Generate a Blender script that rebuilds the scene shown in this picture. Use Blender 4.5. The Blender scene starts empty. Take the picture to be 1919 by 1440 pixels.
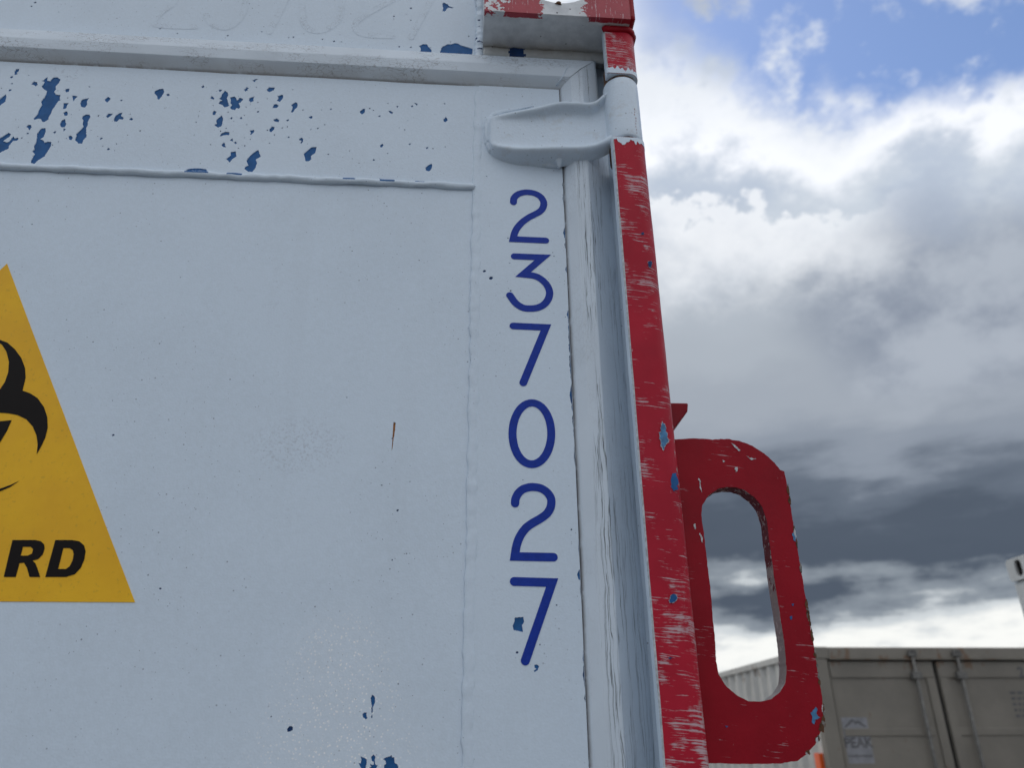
import bpy, bmesh, math, random
from math import radians, sin, cos, pi
from mathutils import Vector, Matrix, noise
from mathutils.geometry import delaunay_2d_cdt, tessellate_polygon

random.seed(7)
S = bpy.context.scene
COL = S.collection

# ------------------------------------------------------------------ camera
PITCH, YAW, ROLL = radians(25.3244), radians(4.4294), radians(-0.41553)
FPX, CX, CY = 1442.0, 959.5, 720.0          # focal length and centre, photo pixels
CAM = Vector((0.0, -0.70, 1.67))
fwd = Vector((sin(YAW)*cos(PITCH), cos(YAW)*cos(PITCH), sin(PITCH)))
r0 = Vector((cos(YAW), -sin(YAW), 0)); u0 = r0.cross(fwd)
RGT = cos(ROLL)*r0 + sin(ROLL)*u0
UPV = -sin(ROLL)*r0 + cos(ROLL)*u0
cd = bpy.data.cameras.new('camera'); cam = bpy.data.objects.new('camera', cd); COL.objects.link(cam)
m = Matrix((RGT, UPV, -fwd)).transposed().to_4x4(); m.translation = CAM
cam.matrix_world = m
cd.sensor_width = 36; cd.sensor_fit = 'HORIZONTAL'; cd.lens = 36*FPX/1919
cd.clip_start = 0.02; cd.clip_end = 3000
cd.dof.use_dof = True; cd.dof.focus_distance = 0.78; cd.dof.aperture_fstop = 7.5
S.camera = cam

# ------------------------------------------------------------------ light
SUN_AZ, SUN_EL = radians(-28), radians(52)   # azimuth from +Y towards +X
sl = bpy.data.lights.new('sun', 'SUN'); sl.energy = 1.0; sl.angle = radians(14); sl.color = (1.0, .95, .88)
sun = bpy.data.objects.new('sun', sl); COL.objects.link(sun)
sd = Vector((sin(SUN_AZ)*cos(SUN_EL), cos(SUN_AZ)*cos(SUN_EL), sin(SUN_EL)))
sun.rotation_euler = sd.to_track_quat('Z', 'Y').to_euler()
sun.location = (-3, 4, 8)
S.view_settings.view_transform = 'Standard'; S.view_settings.look = 'None'
S.view_settings.exposure = 0.23; S.view_settings.gamma = 1.0
S.render.engine = 'CYCLES'
S.cycles.max_bounces = 4; S.cycles.use_denoising = True
S.cycles.use_adaptive_sampling = True; S.cycles.adaptive_threshold = .02

def lin(r, g=None, b=None):
    if g is None: g = b = r
    f = lambda c: ((c/255+.055)/1.055)**2.4 if c > 10 else c/255/12.92
    return (f(r), f(g), f(b), 1)

class NT:
    """terse node builder"""
    def __init__(s, tree): s.t = tree; s.n = tree.nodes; s.l = tree.links
    def node(s, k, **kw):
        n = s.n.new(k)
        for a, v in kw.items(): setattr(n, a, v)
        return n
    def put(s, sock, v):
        if isinstance(v, bpy.types.NodeSocket): s.l.new(v, sock)
        elif v is not None:
            if sock.type == 'RGBA' and len(v) == 3: v = (*v, 1)
            sock.default_value = v
    def m(s, op, a, b=None, c=None, clamp=False):
        n = s.node('ShaderNodeMath', operation=op, use_clamp=clamp)
        for i, v in enumerate((a, b, c)):
            if v is not None: s.put(n.inputs[i], v)
        return n.outputs[0]
    def vm(s, op, a, b=None):
        n = s.node('ShaderNodeVectorMath', operation=op)
        s.put(n.inputs[0], a)
        if b is not None: s.put(n.inputs[1], b)
        return n.outputs[1] if op in ('DOT_PRODUCT', 'LENGTH') else n.outputs[0]
    def noise(s, vec, scale, detail=4, rough=.5, dist=0, typ='FBM'):
        n = s.node('ShaderNodeTexNoise', noise_type=typ)
        s.put(n.inputs['Vector'], vec); n.inputs['Scale'].default_value = scale
        n.inputs['Detail'].default_value = detail; n.inputs['Roughness'].default_value = rough
        n.inputs['Distortion'].default_value = dist
        return n.outputs[0]
    def voro(s, vec, scale, feat='F1', rand=1):
        n = s.node('ShaderNodeTexVoronoi', feature=feat)
        s.put(n.inputs['Vector'], vec); n.inputs['Scale'].default_value = scale
        n.inputs['Randomness'].default_value = rand
        return n
    def sstep(s, x, a, b, lo=0., hi=1.):
        n = s.node('ShaderNodeMapRange', interpolation_type='SMOOTHSTEP')
        s.put(n.inputs[0], x)
        for i, v in enumerate((a, b, lo, hi)): s.put(n.inputs[i+1], v)
        return n.outputs[0]
    def mix(s, f, a, b, typ='MIX'):
        n = s.node('ShaderNodeMix', data_type='RGBA', blend_type=typ)
        s.put(n.inputs[0], f); s.put(n.inputs[6], a); s.put(n.inputs[7], b)
        return n.outputs[2]
    def ramp(s, x, stops, interp='LINEAR'):
        n = s.node('ShaderNodeValToRGB'); cr = n.color_ramp; cr.interpolation = interp
        while len(cr.elements) < len(stops): cr.elements.new(.5)
        for e, (p, c) in zip(cr.elements, stops): e.position = p; e.color = c
        s.put(n.inputs[0], x); return n.outputs[0]
    def sep(s, v):
        n = s.node('ShaderNodeSeparateXYZ'); s.put(n.inputs[0], v); return n.outputs
    def comb(s, x, y, z):
        n = s.node('ShaderNodeCombineXYZ')
        for i, v in enumerate((x, y, z)): s.put(n.inputs[i], v)
        return n.outputs[0]

# ------------------------------------------------------------------ sky: clear sky behind layered, broken cloud
W = bpy.data.worlds.new('World'); S.world = W; W.use_nodes = True
W.node_tree.nodes.clear(); T = NT(W.node_tree)
DEG = 180/pi
gd = T.node('ShaderNodeTexCoord').outputs['Generated']
dx, dy, dz = T.sep(gd)
az = T.m('MULTIPLY', T.m('ARCTAN2', dx, dy), DEG)
el = T.m('MULTIPLY', T.m('ARCSINE', dz), DEG)
flat = T.vm('MULTIPLY', gd, (1, 1, 1.35))
def c5(n, k): return T.m('MULTIPLY', T.m('SUBTRACT', n, .5), k)
nb = T.noise(flat, 2.6, 2, .5)                       # broad
nm = T.noise(flat, 6.5, 6, .54)                      # billows
low = T.vm('MULTIPLY', gd, (1, 1, 4.0))              # flattened for the low bank
nl = T.noise(low, 5.0, 5, .52)
nf = T.noise(T.vm('ADD', flat, (3.1, .4, 0)), 13, 5, .58)      # puffs and wisps
# the cloud layers tip a little: higher to the left of the picture, lower to the right
el = T.m('MULTIPLY', el, T.m('ADD', 1, T.m('MULTIPLY', T.m('SINE', T.m('MULTIPLY', T.m('SUBTRACT', az, 33), pi/180)), .34)))
hi = T.sstep(el, 14, 27)
crisp = T.sstep(el, 28, 37)
wv = T.m('ADD', T.m('ADD', c5(nb, 4.5), T.m('MULTIPLY', c5(nf, 3.6), T.m('ADD', T.sstep(el, 20, 12), crisp))),
         T.m('ADD', T.m('MULTIPLY', c5(nm, 9), T.m('ADD', hi, T.m('MULTIPLY', crisp, .9))),
             T.m('MULTIPLY', c5(nl, 12), T.m('SUBTRACT', 1, hi))))
ew = T.m('ADD', el, wv)
st = [(-2, (228, 232, 232)), (3.0, (206, 212, 214)), (5.4, (242, 243, 240)), (7.2, (200, 206, 210)), (8.6, (130, 139, 149)), (10.2, (78, 88, 102)), (13.5, (80, 90, 104)), (15.8, (98, 108, 122)), (18.3, (138, 147, 160)), (21, (156, 164, 175)), (24.5, (166, 174, 184)), (28.5, (172, 180, 190)), (32.0, (180, 189, 201)),
      (34.5, (196, 205, 216)), (38.5, (243, 246, 252)), (44, (226, 231, 238)), (50, (206, 213, 222)), (62, (246, 248, 251)), (90, (250, 251, 253))]
stops = lambda st: [((e+5)/95, lin(*c)) for e, c in st]
ewn = T.m('DIVIDE', T.m('ADD', ew, 5), 95)
cloud = T.ramp(ewn, stops(st), 'EASE')
# the dark rain bank lies on the camera's side of the sky; away from it the unseen cloud is brightened to light the door
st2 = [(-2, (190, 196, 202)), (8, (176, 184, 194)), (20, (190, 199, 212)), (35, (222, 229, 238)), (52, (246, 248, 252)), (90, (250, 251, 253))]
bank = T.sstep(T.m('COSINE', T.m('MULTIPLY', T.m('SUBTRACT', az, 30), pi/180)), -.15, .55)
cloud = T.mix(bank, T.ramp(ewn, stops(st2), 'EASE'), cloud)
# thick grey heart of the cloud over the yard
def heart(a0, ra, e0, re, k0, k1):
    a_ = T.m('DIVIDE', T.m('SUBTRACT', az, a0), ra); b_ = T.m('DIVIDE', T.m('SUBTRACT', T.m('ADD', el, wv), e0), re)
    return T.sstep(T.m('ADD', T.m('MULTIPLY', a_, a_), T.m('MULTIPLY', b_, b_)), k0, k1)
cloud = T.mix(T.m('MULTIPLY', heart(38, 12, 26.5, 6.5, 1.3, .1), .80), cloud, T.mix(T.sstep(T.m('ADD', T.m('MULTIPLY', nm, .6), T.m('MULTIPLY', nf, .4)), .40, .60), lin(122, 132, 150), lin(166, 174, 186)))
hollow = T.m('MULTIPLY', T.m('MULTIPLY', T.sstep(T.m('ADD', T.m('MULTIPLY', nm, .65), T.m('MULTIPLY', nf, .35)), .53, .40), crisp), T.sstep(el, 52, 44))
cloud = T.mix(T.m('MULTIPLY', hollow, .75), cloud, lin(178, 190, 208))
cloud = T.mix(T.m('MULTIPLY', heart(24, 6, 48, 4, 1.4, .1), .6), cloud, lin(150, 158, 165))
# sunlit heads of a nearer row of cumulus, grey beneath
e3 = T.m('ADD', el, T.m('ADD', c5(nf, 9), T.m('ADD', c5(nm, 9), c5(nb, 4))))
rim = T.m('MULTIPLY', T.sstep(e3, 34.2, 33.4), T.sstep(e3, 27.5, 33.6))
rim = T.m('MULTIPLY', rim, T.sstep(az, 40, 28))
cloud = T.mix(T.m('MULTIPLY', rim, .7), cloud, lin(245, 247, 250))
# openings onto blue: the gap over the cumulus tops, and loose holes higher up all round
e2 = T.m('ADD', el, T.m('ADD', c5(nm, 9), T.m('ADD', c5(nf, 6), c5(nb, 2))))
ea = T.m('DIVIDE', T.m('SUBTRACT', az, 52), 37); eb = T.m('DIVIDE', T.m('SUBTRACT', e2, 47.0), 7.0)
er = T.m('ADD', T.m('MULTIPLY', ea, ea), T.m('MULTIPLY', eb, eb))
gap = T.sstep(er, 1.15, .55)
holes = T.m('MULTIPLY', T.sstep(nm, .52, .62), T.sstep(el, 50, 62))
blue = T.m('MAXIMUM', gap, holes)
blue = T.m('MULTIPLY', blue, T.sstep(nf, .74, .50))
sky = T.node('ShaderNodeTexSky', sky_type='NISHITA', sun_disc=False, sun_elevation=SUN_EL, sun_rotation=SUN_AZ, air_density=1.2, dust_density=1.0)
SKY_K = 0.15
skyc = T.mix(1, sky.outputs[0], (.72, .77, .90, 1), 'MULTIPLY')
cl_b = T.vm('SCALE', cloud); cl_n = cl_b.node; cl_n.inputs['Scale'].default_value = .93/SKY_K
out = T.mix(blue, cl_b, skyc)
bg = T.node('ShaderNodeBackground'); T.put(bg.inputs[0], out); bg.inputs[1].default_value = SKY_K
T.l.new(bg.outputs[0], T.node('ShaderNodeOutputWorld').inputs[0])
W.cycles.sampling_method = 'MANUAL'; W.cycles.sample_map_resolution = 256

# ------------------------------------------------------------------ helpers
def at(px, py, y):
    """point of the plane Y=y seen at a photo pixel"""
    d = RGT*((px-CX)/FPX) + UPV*(-(py-CY)/FPX) + fwd
    return CAM + d*((y-CAM.y)/d.y)
def xz(px, py, y=0.0):
    p = at(px, py, y); return (p.x, p.z)

def empty(name, loc, label=None, cat=None, group=None):
    o = bpy.data.objects.new(name, None); COL.objects.link(o); o.location = loc; o.empty_display_size = .1
    if label: o['label'] = label
    if cat: o['category'] = cat
    if group: o['group'] = group
    return o
def link(name, me, mats, parent=None, smooth=False, label=None, kind=None):
    if not isinstance(mats, (list, tuple)): mats = [mats]
    for mt in mats: me.materials.append(mt)
    o = bpy.data.objects.new(name, me); COL.objects.link(o)
    if parent:
        o.parent = parent
        if parent.type == 'EMPTY': o.matrix_parent_inverse = Matrix.Translation(parent.location).inverted()
    if smooth:
        for f in me.polygons: f.use_smooth = True
    if label: o['label'] = label
    if kind: o['kind'] = kind
    return o

class MB:
    def __init__(s): s.v = []; s.f = []; s.mi = []; s.uv = None
    def add(s, vs, fs, mi=0):
        b = len(s.v); s.v += [tuple(v) for v in vs]
        for f in fs: s.f.append(tuple(b+i for i in f)); s.mi.append(mi)
    def box(s, x0, x1, y0, y1, z0, z1, mi=0):
        s.add([(x0,y0,z0),(x1,y0,z0),(x1,y1,z0),(x0,y1,z0),(x0,y0,z1),(x1,y0,z1),(x1,y1,z1),(x0,y1,z1)],
              [(0,1,5,4),(1,2,6,5),(2,3,7,6),(3,0,4,7),(4,5,6,7),(3,2,1,0)], mi)
    def prism_y(s, poly, y0, y1, mi=0, side=None):
        """polygon in (x,z), extruded from y0 (front) to y1"""
        n = len(poly); vs = [(x, y0, z) for x, z in poly]+[(x, y1, z) for x, z in poly]
        tris = tessellate_polygon([[Vector((x, z, 0)) for x, z in poly]])
        s.add(vs, [tuple(t) for t in tris]+[tuple(n+i for i in t[::-1]) for t in tris], mi)
        b = len(s.v)-2*n
        for i in range(n):
            j = (i+1) % n; s.f.append((b+i, b+j, b+n+j, b+n+i)); s.mi.append(mi if side is None else side)
    def prism_z(s, poly, z0, z1, mis=None, caps=0):
        """polygon in (x,y), extruded in z; mis = material of each side"""
        n = len(poly); vs = [(x, y, z0) for x, y in poly]+[(x, y, z1) for x, y in poly]
        b = len(s.v); s.v += vs
        for i in range(n):
            j = (i+1) % n; s.f.append((b+i, b+j, b+n+j, b+n+i)); s.mi.append(mis[i] if mis else 0)
        s.f.append(tuple(b+i for i in range(n))[::-1]); s.mi.append(caps)
        s.f.append(tuple(b+n+i for i in range(n))); s.mi.append(caps)
    def cyl(s, p0, p1, r, n=16, mi=0):
        s.tube([p0, p1], lambda i, a: r, n, mi)
    def tube(s, pts, rad, n=10, mi=0, flat=1.0, axis=None):
        """rad(i, angle) -> radius; flat squeezes along axis"""
        pts = [Vector(p) for p in pts]; b = len(s.v); k = len(pts)
        for i, p in enumerate(pts):
            t = (pts[min(i+1, k-1)]-pts[max(i-1, 0)]).normalized()
            a = Vector(axis) if axis else (Vector((0, 1, 0)) if abs(t.y) < .9 else Vector((1, 0, 0)))
            bx = (a - t*a.dot(t)).normalized(); by = t.cross(bx)
            for j in range(n):
                an = 2*pi*j/n; r = rad(i, an)
                s.v.append(tuple(p + bx*cos(an)*r*flat + by*sin(an)*r))
        for i in range(k-1):
            for j in range(n):
                j2 = (j+1) % n
                s.f.append((b+i*n+j, b+i*n+j2, b+(i+1)*n+j2, b+(i+1)*n+j)); s.mi.append(mi(i, j) if callable(mi) else mi)
        s.f.append(tuple(b+j for j in range(n))[::-1]); s.mi.append(0 if callable(mi) else mi)
        s.f.append(tuple(b+(k-1)*n+j for j in range(n))); s.mi.append(0 if callable(mi) else mi)
    def mesh(s, name='mesh', fix=True):
        me = bpy.data.meshes.new(name); me.from_pydata(s.v, [], s.f)
        me.polygons.foreach_set('material_index', s.mi); me.update()
        if fix:
            bm = bmesh.new(); bm.from_mesh(me); bmesh.ops.recalc_face_normals(bm, faces=bm.faces); bm.to_mesh(me); bm.free()
        return me
    def build(s, name, mats, parent=None, smooth=False, label=None, bevel=0, kind=None):
        o = link(name, s.mesh(name), mats, parent, smooth, label, kind)
        if bevel:
            b = o.modifiers.new('bevel', 'BEVEL'); b.width = bevel; b.segments = 2; b.limit_method = 'ANGLE'; b.angle_limit = radians(40)
            b.use_clamp_overlap = True
        return o

def n3(x, y=0., z=0.): return noise.noise(Vector((x, y, z)))
def fbm(x, y, z, o=4):
    a = 1; s = 0; f = 1
    for _ in range(o): s += a*noise.noise(Vector((x*f, y*f, z*f))); a *= .5; f *= 2.1
    return s

def jag(poly, step=.0012, amp=.0005, seed=0):
    """subdivide a closed outline and roughen it like flaked paint"""
    out = []; n = len(poly)
    for i in range(n):
        a = Vector(poly[i]); b = Vector(poly[(i+1) % n]); d = b-a; L = d.length
        k = max(1, int(L/step)); nn = Vector((-d.y, d.x))/(L+1e-9)
        for j in range(k):
            p = a+d*(j/k); w = n3(p.x*900+seed*7.3, p.y*900, seed*1.7)+.5*n3(p.x*2300, p.y*2300, seed)
            out.append(tuple(p+nn*amp*w))
    return out
def blob(x, z, r, seed=0):
    rnd = random.Random(seed); n = 7; a0 = rnd.random()*6; asp = .6+.4*rnd.random(); an = rnd.uniform(-.3, 1.2)
    pts = []
    for i in range(n):
        a = a0+2*pi*i/n; rr = r*(.75+.5*rnd.random())
        u, v = rr*cos(a), rr*sin(a)*asp
        pts.append((x+u*cos(an)-v*sin(an), z+u*sin(an)+v*cos(an)))
    return pts

def chip_plate(name, x0, x1, z0, z1, y, chips, mats, parent, thick=.004, depth=.0008, label=None):
    """a flat plate facing -Y whose listed outlines are flaked away to a lower layer of paint"""
    e = .00025; vs = [Vector((x0, z0)), Vector((x1, z0)), Vector((x1, z1)), Vector((x0, z1))]; faces = [[0, 1, 2, 3]]; mids = []
    for poly, mi in chips:
        poly = [(min(max(x, x0+e), x1-e), min(max(z, z0+e), z1-e)) for x, z in poly]
        clean = []
        for p in poly:
            if not clean or (Vector(p)-Vector(clean[-1])).length > .00008: clean.append(p)
        if len(clean) < 3: continue
        if sum(a[0]*c[1]-c[0]*a[1] for a, c in zip(clean, clean[1:]+clean[:1])) < 0: clean.reverse()
        b = len(vs); vs += [Vector(p) for p in clean]; faces.append(list(range(b, b+len(clean)))); mids.append(mi)
    V, E_, F, ov, oe, of = delaunay_2d_cdt(vs, [], faces, 1, 1e-6, True)
    mb = MB(); mb.v = [(v.x, y, v.y) for v in V]; low = {}
    edge = {}
    def lo(i):
        if i not in low: low[i] = len(mb.v); mb.v.append((V[i].x, y+depth, V[i].y))
        return low[i]
    for f, o in zip(F, of):
        ids = [k for k in o if k > 0]
        a, b_, c = [V[i] for i in f[:3]]
        if (b_-a).cross(c-a) < 0: f = list(f)[::-1]
        f = list(f)
        if ids:
            mb.f.append(tuple(lo(i) for i in f)); mb.mi.append(mids[ids[0]-1])
        else: mb.f.append(tuple(f)); mb.mi.append(0)
        for i in range(len(f)):
            edge.setdefault(tuple(sorted((f[i], f[(i+1) % len(f)]))), []).append(bool(ids))
    for (a, b_), fl in edge.items():
        if len(fl) == 2 and fl[0] != fl[1]:
            mb.f.append((a, b_, lo(b_), lo(a))); mb.mi.append(0)
    n = len(mb.v); mb.v += [(x0, y, z0), (x1, y, z0), (x1, y, z1), (x0, y, z1), (x0, y+thick, z0), (x1, y+thick, z0), (x1, y+thick, z1), (x0, y+thick, z1)]
    for f in ((0,4,5,1),(1,5,6,2),(2,6,7,3),(3,7,4,0),(4,7,6,5)): mb.f.append(tuple(n+i for i in f)); mb.mi.append(0)
    me = bpy.data.meshes.new(name); me.from_pydata(mb.v, [], mb.f); me.polygons.foreach_set('material_index', mb.mi); me.update()
    return link(name, me, mats, parent, label=label)

def fill(polys, y, mb, mi=0):
    """flat filled outline (first outer, then holes) in the plane Y=y facing -Y"""
    flatp = [p for q in polys for p in q]
    tr = tessellate_polygon([[Vector((x, z, 0)) for x, z in q] for q in polys])
    b = len(mb.v); mb.v += [(x, y, z) for x, z in flatp]
    for t in tr:
        a, c, d = [Vector(flatp[i]) for i in t]
        if (c-a).cross(d-a) < 0: t = t[::-1]
        mb.f.append(tuple(b+i for i in t)); mb.mi.append(mi)

def catmull(pts, k=5):
    P = [Vector(p) for p in pts]; out = []
    for i in range(len(P)-1):
        p0, p1, p2, p3 = P[max(i-1, 0)], P[i], P[i+1], P[min(i+2, len(P)-1)]
        for j in range(k):
            t = j/k
            out.append(.5*((2*p1)+(p2-p0)*t+(2*p0-5*p1+4*p2-p3)*t*t+(3*p1-p0-3*p2+p3)*t**3))
    out.append(P[-1]); return out

def stroke(segs, w, y, mb, closed=False, caps=(True, True)):
    """round-ended pen stroke of width w through (x,z) points, mitred at corners"""
    P = [Vector(p) for p in segs]
    if not closed:
        def turn(i): return (P[i]-P[i-1]).normalized().dot((P[i+1]-P[i]).normalized())
        sharp = [i for i in range(1, len(P)-1) if turn(i) < .5]
        P = [p for i, p in enumerate(P) if i in (0, len(P)-1) or i in sharp or all((p-P[k]).length > w*.95 for k in sharp)]
    n = len(P); Ls, Rs = [], []
    for i in range(n):
        if closed: d1 = (P[i]-P[i-1]).normalized(); d2 = (P[(i+1) % n]-P[i]).normalized()
        else:
            d1 = (P[i]-P[i-1]).normalized() if i else (P[1]-P[0]).normalized()
            d2 = (P[i+1]-P[i]).normalized() if i < n-1 else d1
        n1 = Vector((-d1.y, d1.x)); n2 = Vector((-d2.y, d2.x)); mm = (n1+n2).normalized()
        k = min(2.6, 1/max(.2, mm.dot(n1))); Ls.append(P[i]+mm*w/2*k); Rs.append(P[i]-mm*w/2*k)
    b = len(mb.v)
    for a, c in zip(Ls, Rs): mb.v += [(a.x, y, a.y), (c.x, y, c.y)]
    for i in range(n if closed else n-1):
        j = (i+1) % n; mb.f.append((b+2*i, b+2*i+1, b+2*j+1, b+2*j)); mb.mi.append(0)
    if not closed:
        for q, (p, d) in enumerate(((P[0], (P[0]-P[1]).normalized()), (P[-1], (P[-1]-P[-2]).normalized()))):
            if not caps[q]: continue
            c = len(mb.v); a0 = math.atan2(d.y, d.x); mb.v.append((p.x, y, p.y))
            for k in range(13):
                a = a0-pi/2+pi*k/12; mb.v.append((p.x+cos(a)*w/2, y, p.y+sin(a)*w/2))
            for k in range(12): mb.f.append((c, c+1+k, c+2+k)); mb.mi.append(0)

# ------------------------------------------------------------------ materials
def mat(name):
    mt = bpy.data.materials.new(name); mt.use_nodes = True
    t = NT(mt.node_tree); b = t.n['Principled BSDF']
    return mt, t, b
def coords(t): return t.node('ShaderNodeTexCoord').outputs['Object']
def bump(t, b, h, strength=.3, dist=.001):
    n = t.node('ShaderNodeBump'); n.inputs['Strength'].default_value = strength; n.inputs['Distance'].default_value = dist
    t.put(n.inputs['Height'], h); t.l.new(n.outputs[0], b.inputs['Normal']); return n.outputs[0]

def white_paint(name, col=(.70, .80, .905), speck=True, extra=None, rough=.42, dirt=None, bumps=.35):
    mt, t, b = mat(name); c = coords(t)
    nA = t.noise(c, 5.5, 3, .6)
    base = t.mix(t.sstep(nA, .32, .7), tuple(k*.97 for k in col), tuple(min(1, k*1.02) for k in col))
    fine = t.noise(c, 260, 2, .65)
    base = t.mix(t.sstep(fine, .3, .75), t.mix(1, base, (.955, .955, .95, 1), 'MULTIPLY'), base)
    # faint scuffs
    sc = t.m('MULTIPLY', t.sstep(nA, .56, .72), t.sstep(fine, .50, .66))
    base = t.mix(t.m('MULTIPLY', sc, .35), base, (.36, .38, .42, 1))
    film = t.sstep(t.noise(t.vm('MULTIPLY', c, (26, 26, 2.2)), 1, 3, .6), .50, .78)
    base = t.mix(t.m('MULTIPLY', film, .07), base, (.42, .45, .47, 1))
    if speck:
        for sca, th, k in ((95, .085, .5), (230, .12, .45)):
            v = t.voro(c, sca); d = v.outputs['Distance']
            rnd = t.sep(v.outputs['Color'])[0]
            msk = t.m('MULTIPLY', t.sstep(d, th, th*.6), t.m('GREATER_THAN', rnd, 1-k))
            msk = t.m('MULTIPLY', msk, t.sstep(nA, .62, .40))
            base = t.mix(t.m('MULTIPLY', msk, .75), base, (.10, .12, .17, 1))
    if extra: base = extra(t, c, base)
    t.put(b.inputs['Base Color'], base)
    t.put(b.inputs['Roughness'], t.sstep(fine, .2, .8, rough-.08, rough+.12))
    b.inputs['Specular IOR Level'].default_value = .45
    h = t.m('ADD', t.m('MULTIPLY', t.noise(c, 520, 0, .5), .35), t.noise(c, 60, 2, .5))
    bump(t, b, h, bumps, .0007)
    return mt

def door_extra(t, c, base):
    x, y, z = t.sep(c)
    # overspray of white droplets below the middle of the panel
    p0 = xz(650, 1240); p1 = xz(640, 1440)
    u = t.m('DIVIDE', t.m('SUBTRACT', x, p0[0]-.005), t.m('ADD', .035, t.m('MULTIPLY', t.m('SUBTRACT', p0[1]+.05, z), .42)))
    msk = t.m('MULTIPLY', t.sstep(t.m('ABSOLUTE', u), 1.25, .15), t.sstep(z, p0[1]+.065, p0[1]+.005))
    for sca, th, rr in ((300, .30, .55), (560, .34, .6)):
        v = t.voro(c, sca); rnd = t.sep(v.outputs['Color'])[1]
        dot = t.m('MULTIPLY', t.sstep(v.outputs['Distance'], th, th*.45), t.m('GREATER_THAN', t.m('MULTIPLY', rnd, t.m('ADD', .50, t.m('MULTIPLY', msk, .75))), 1-rr))
        base = t.mix(t.m('MULTIPLY', t.m('MULTIPLY', dot, msk), .95), base, (1, 1, 1, 1))
    base = t.mix(t.m('MULTIPLY', msk, .12), base, (.92, .95, .97, 1))
    # a grey rubbed patch in the middle
    q = xz(560, 835)
    dd = t.m('ADD', t.m('POWER', t.m('DIVIDE', t.m('SUBTRACT', x, q[0]), .06), 2), t.m('POWER', t.m('DIVIDE', t.m('SUBTRACT', z, q[1]), .035), 2))
    g = t.m('MULTIPLY', t.sstep(dd, 1, 0), t.sstep(t.noise(c, 350, 5, .75), .5, .62))
    return t.mix(t.m('MULTIPLY', g, .4), base, (.38, .41, .47, 1))
def grime_low(z0, z1, col=(.30, .26, .21, 1), amt=.6, axis=2):
    def f(t, c, base):
        z = t.sep(c)[axis]
        k = t.m('MULTIPLY', t.sstep(z, z1, z0), t.sstep(t.noise(c, 55, 5, .65), .3, .62))
        return t.mix(t.m('MULTIPLY', k, amt), base, col)
    return f
M = {}
M['door'] = white_paint('white_door_paint', extra=door_extra)
M['white'] = white_paint('white_paint')
def pits(t, c, base):
    v = t.voro(c, 150); k = t.m('MULTIPLY', t.sstep(v.outputs['Distance'], .13, .07), t.m('GREATER_THAN', t.sep(v.outputs['Color'])[0], .72))
    base = t.mix(t.m('MULTIPLY', k, .8), base, (.09, .10, .13, 1))
    d = t.sstep(t.noise(c, 48, 5, .68), .52, .72)
    return t.mix(t.m('MULTIPLY', d, .30), base, (.40, .36, .30, 1))
M['hinge'] = white_paint('white_hinge_paint', extra=pits, rough=.36, bumps=.6)
def crackle(t, c, base):
    nn = t.node('ShaderNodeTexNoise'); t.put(nn.inputs['Vector'], c); nn.inputs['Scale'].default_value = 300
    cc = t.vm('ADD', c, t.vm('MULTIPLY', t.vm('SUBTRACT', nn.outputs[1], (.5, .5, .5)), (.004, .004, .004)))
    d = t.voro(cc, 330, 'DISTANCE_TO_EDGE').outputs['Distance']
    k = t.m('MULTIPLY', t.sstep(d, .07, .02), t.sstep(t.noise(c, 70, 3, .6), .42, .58))
    return t.mix(t.m('MULTIPLY', k, .42), base, (.22, .24, .27, 1))
M['ghost'] = white_paint('crackled_white_paint', extra=crackle)

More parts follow.
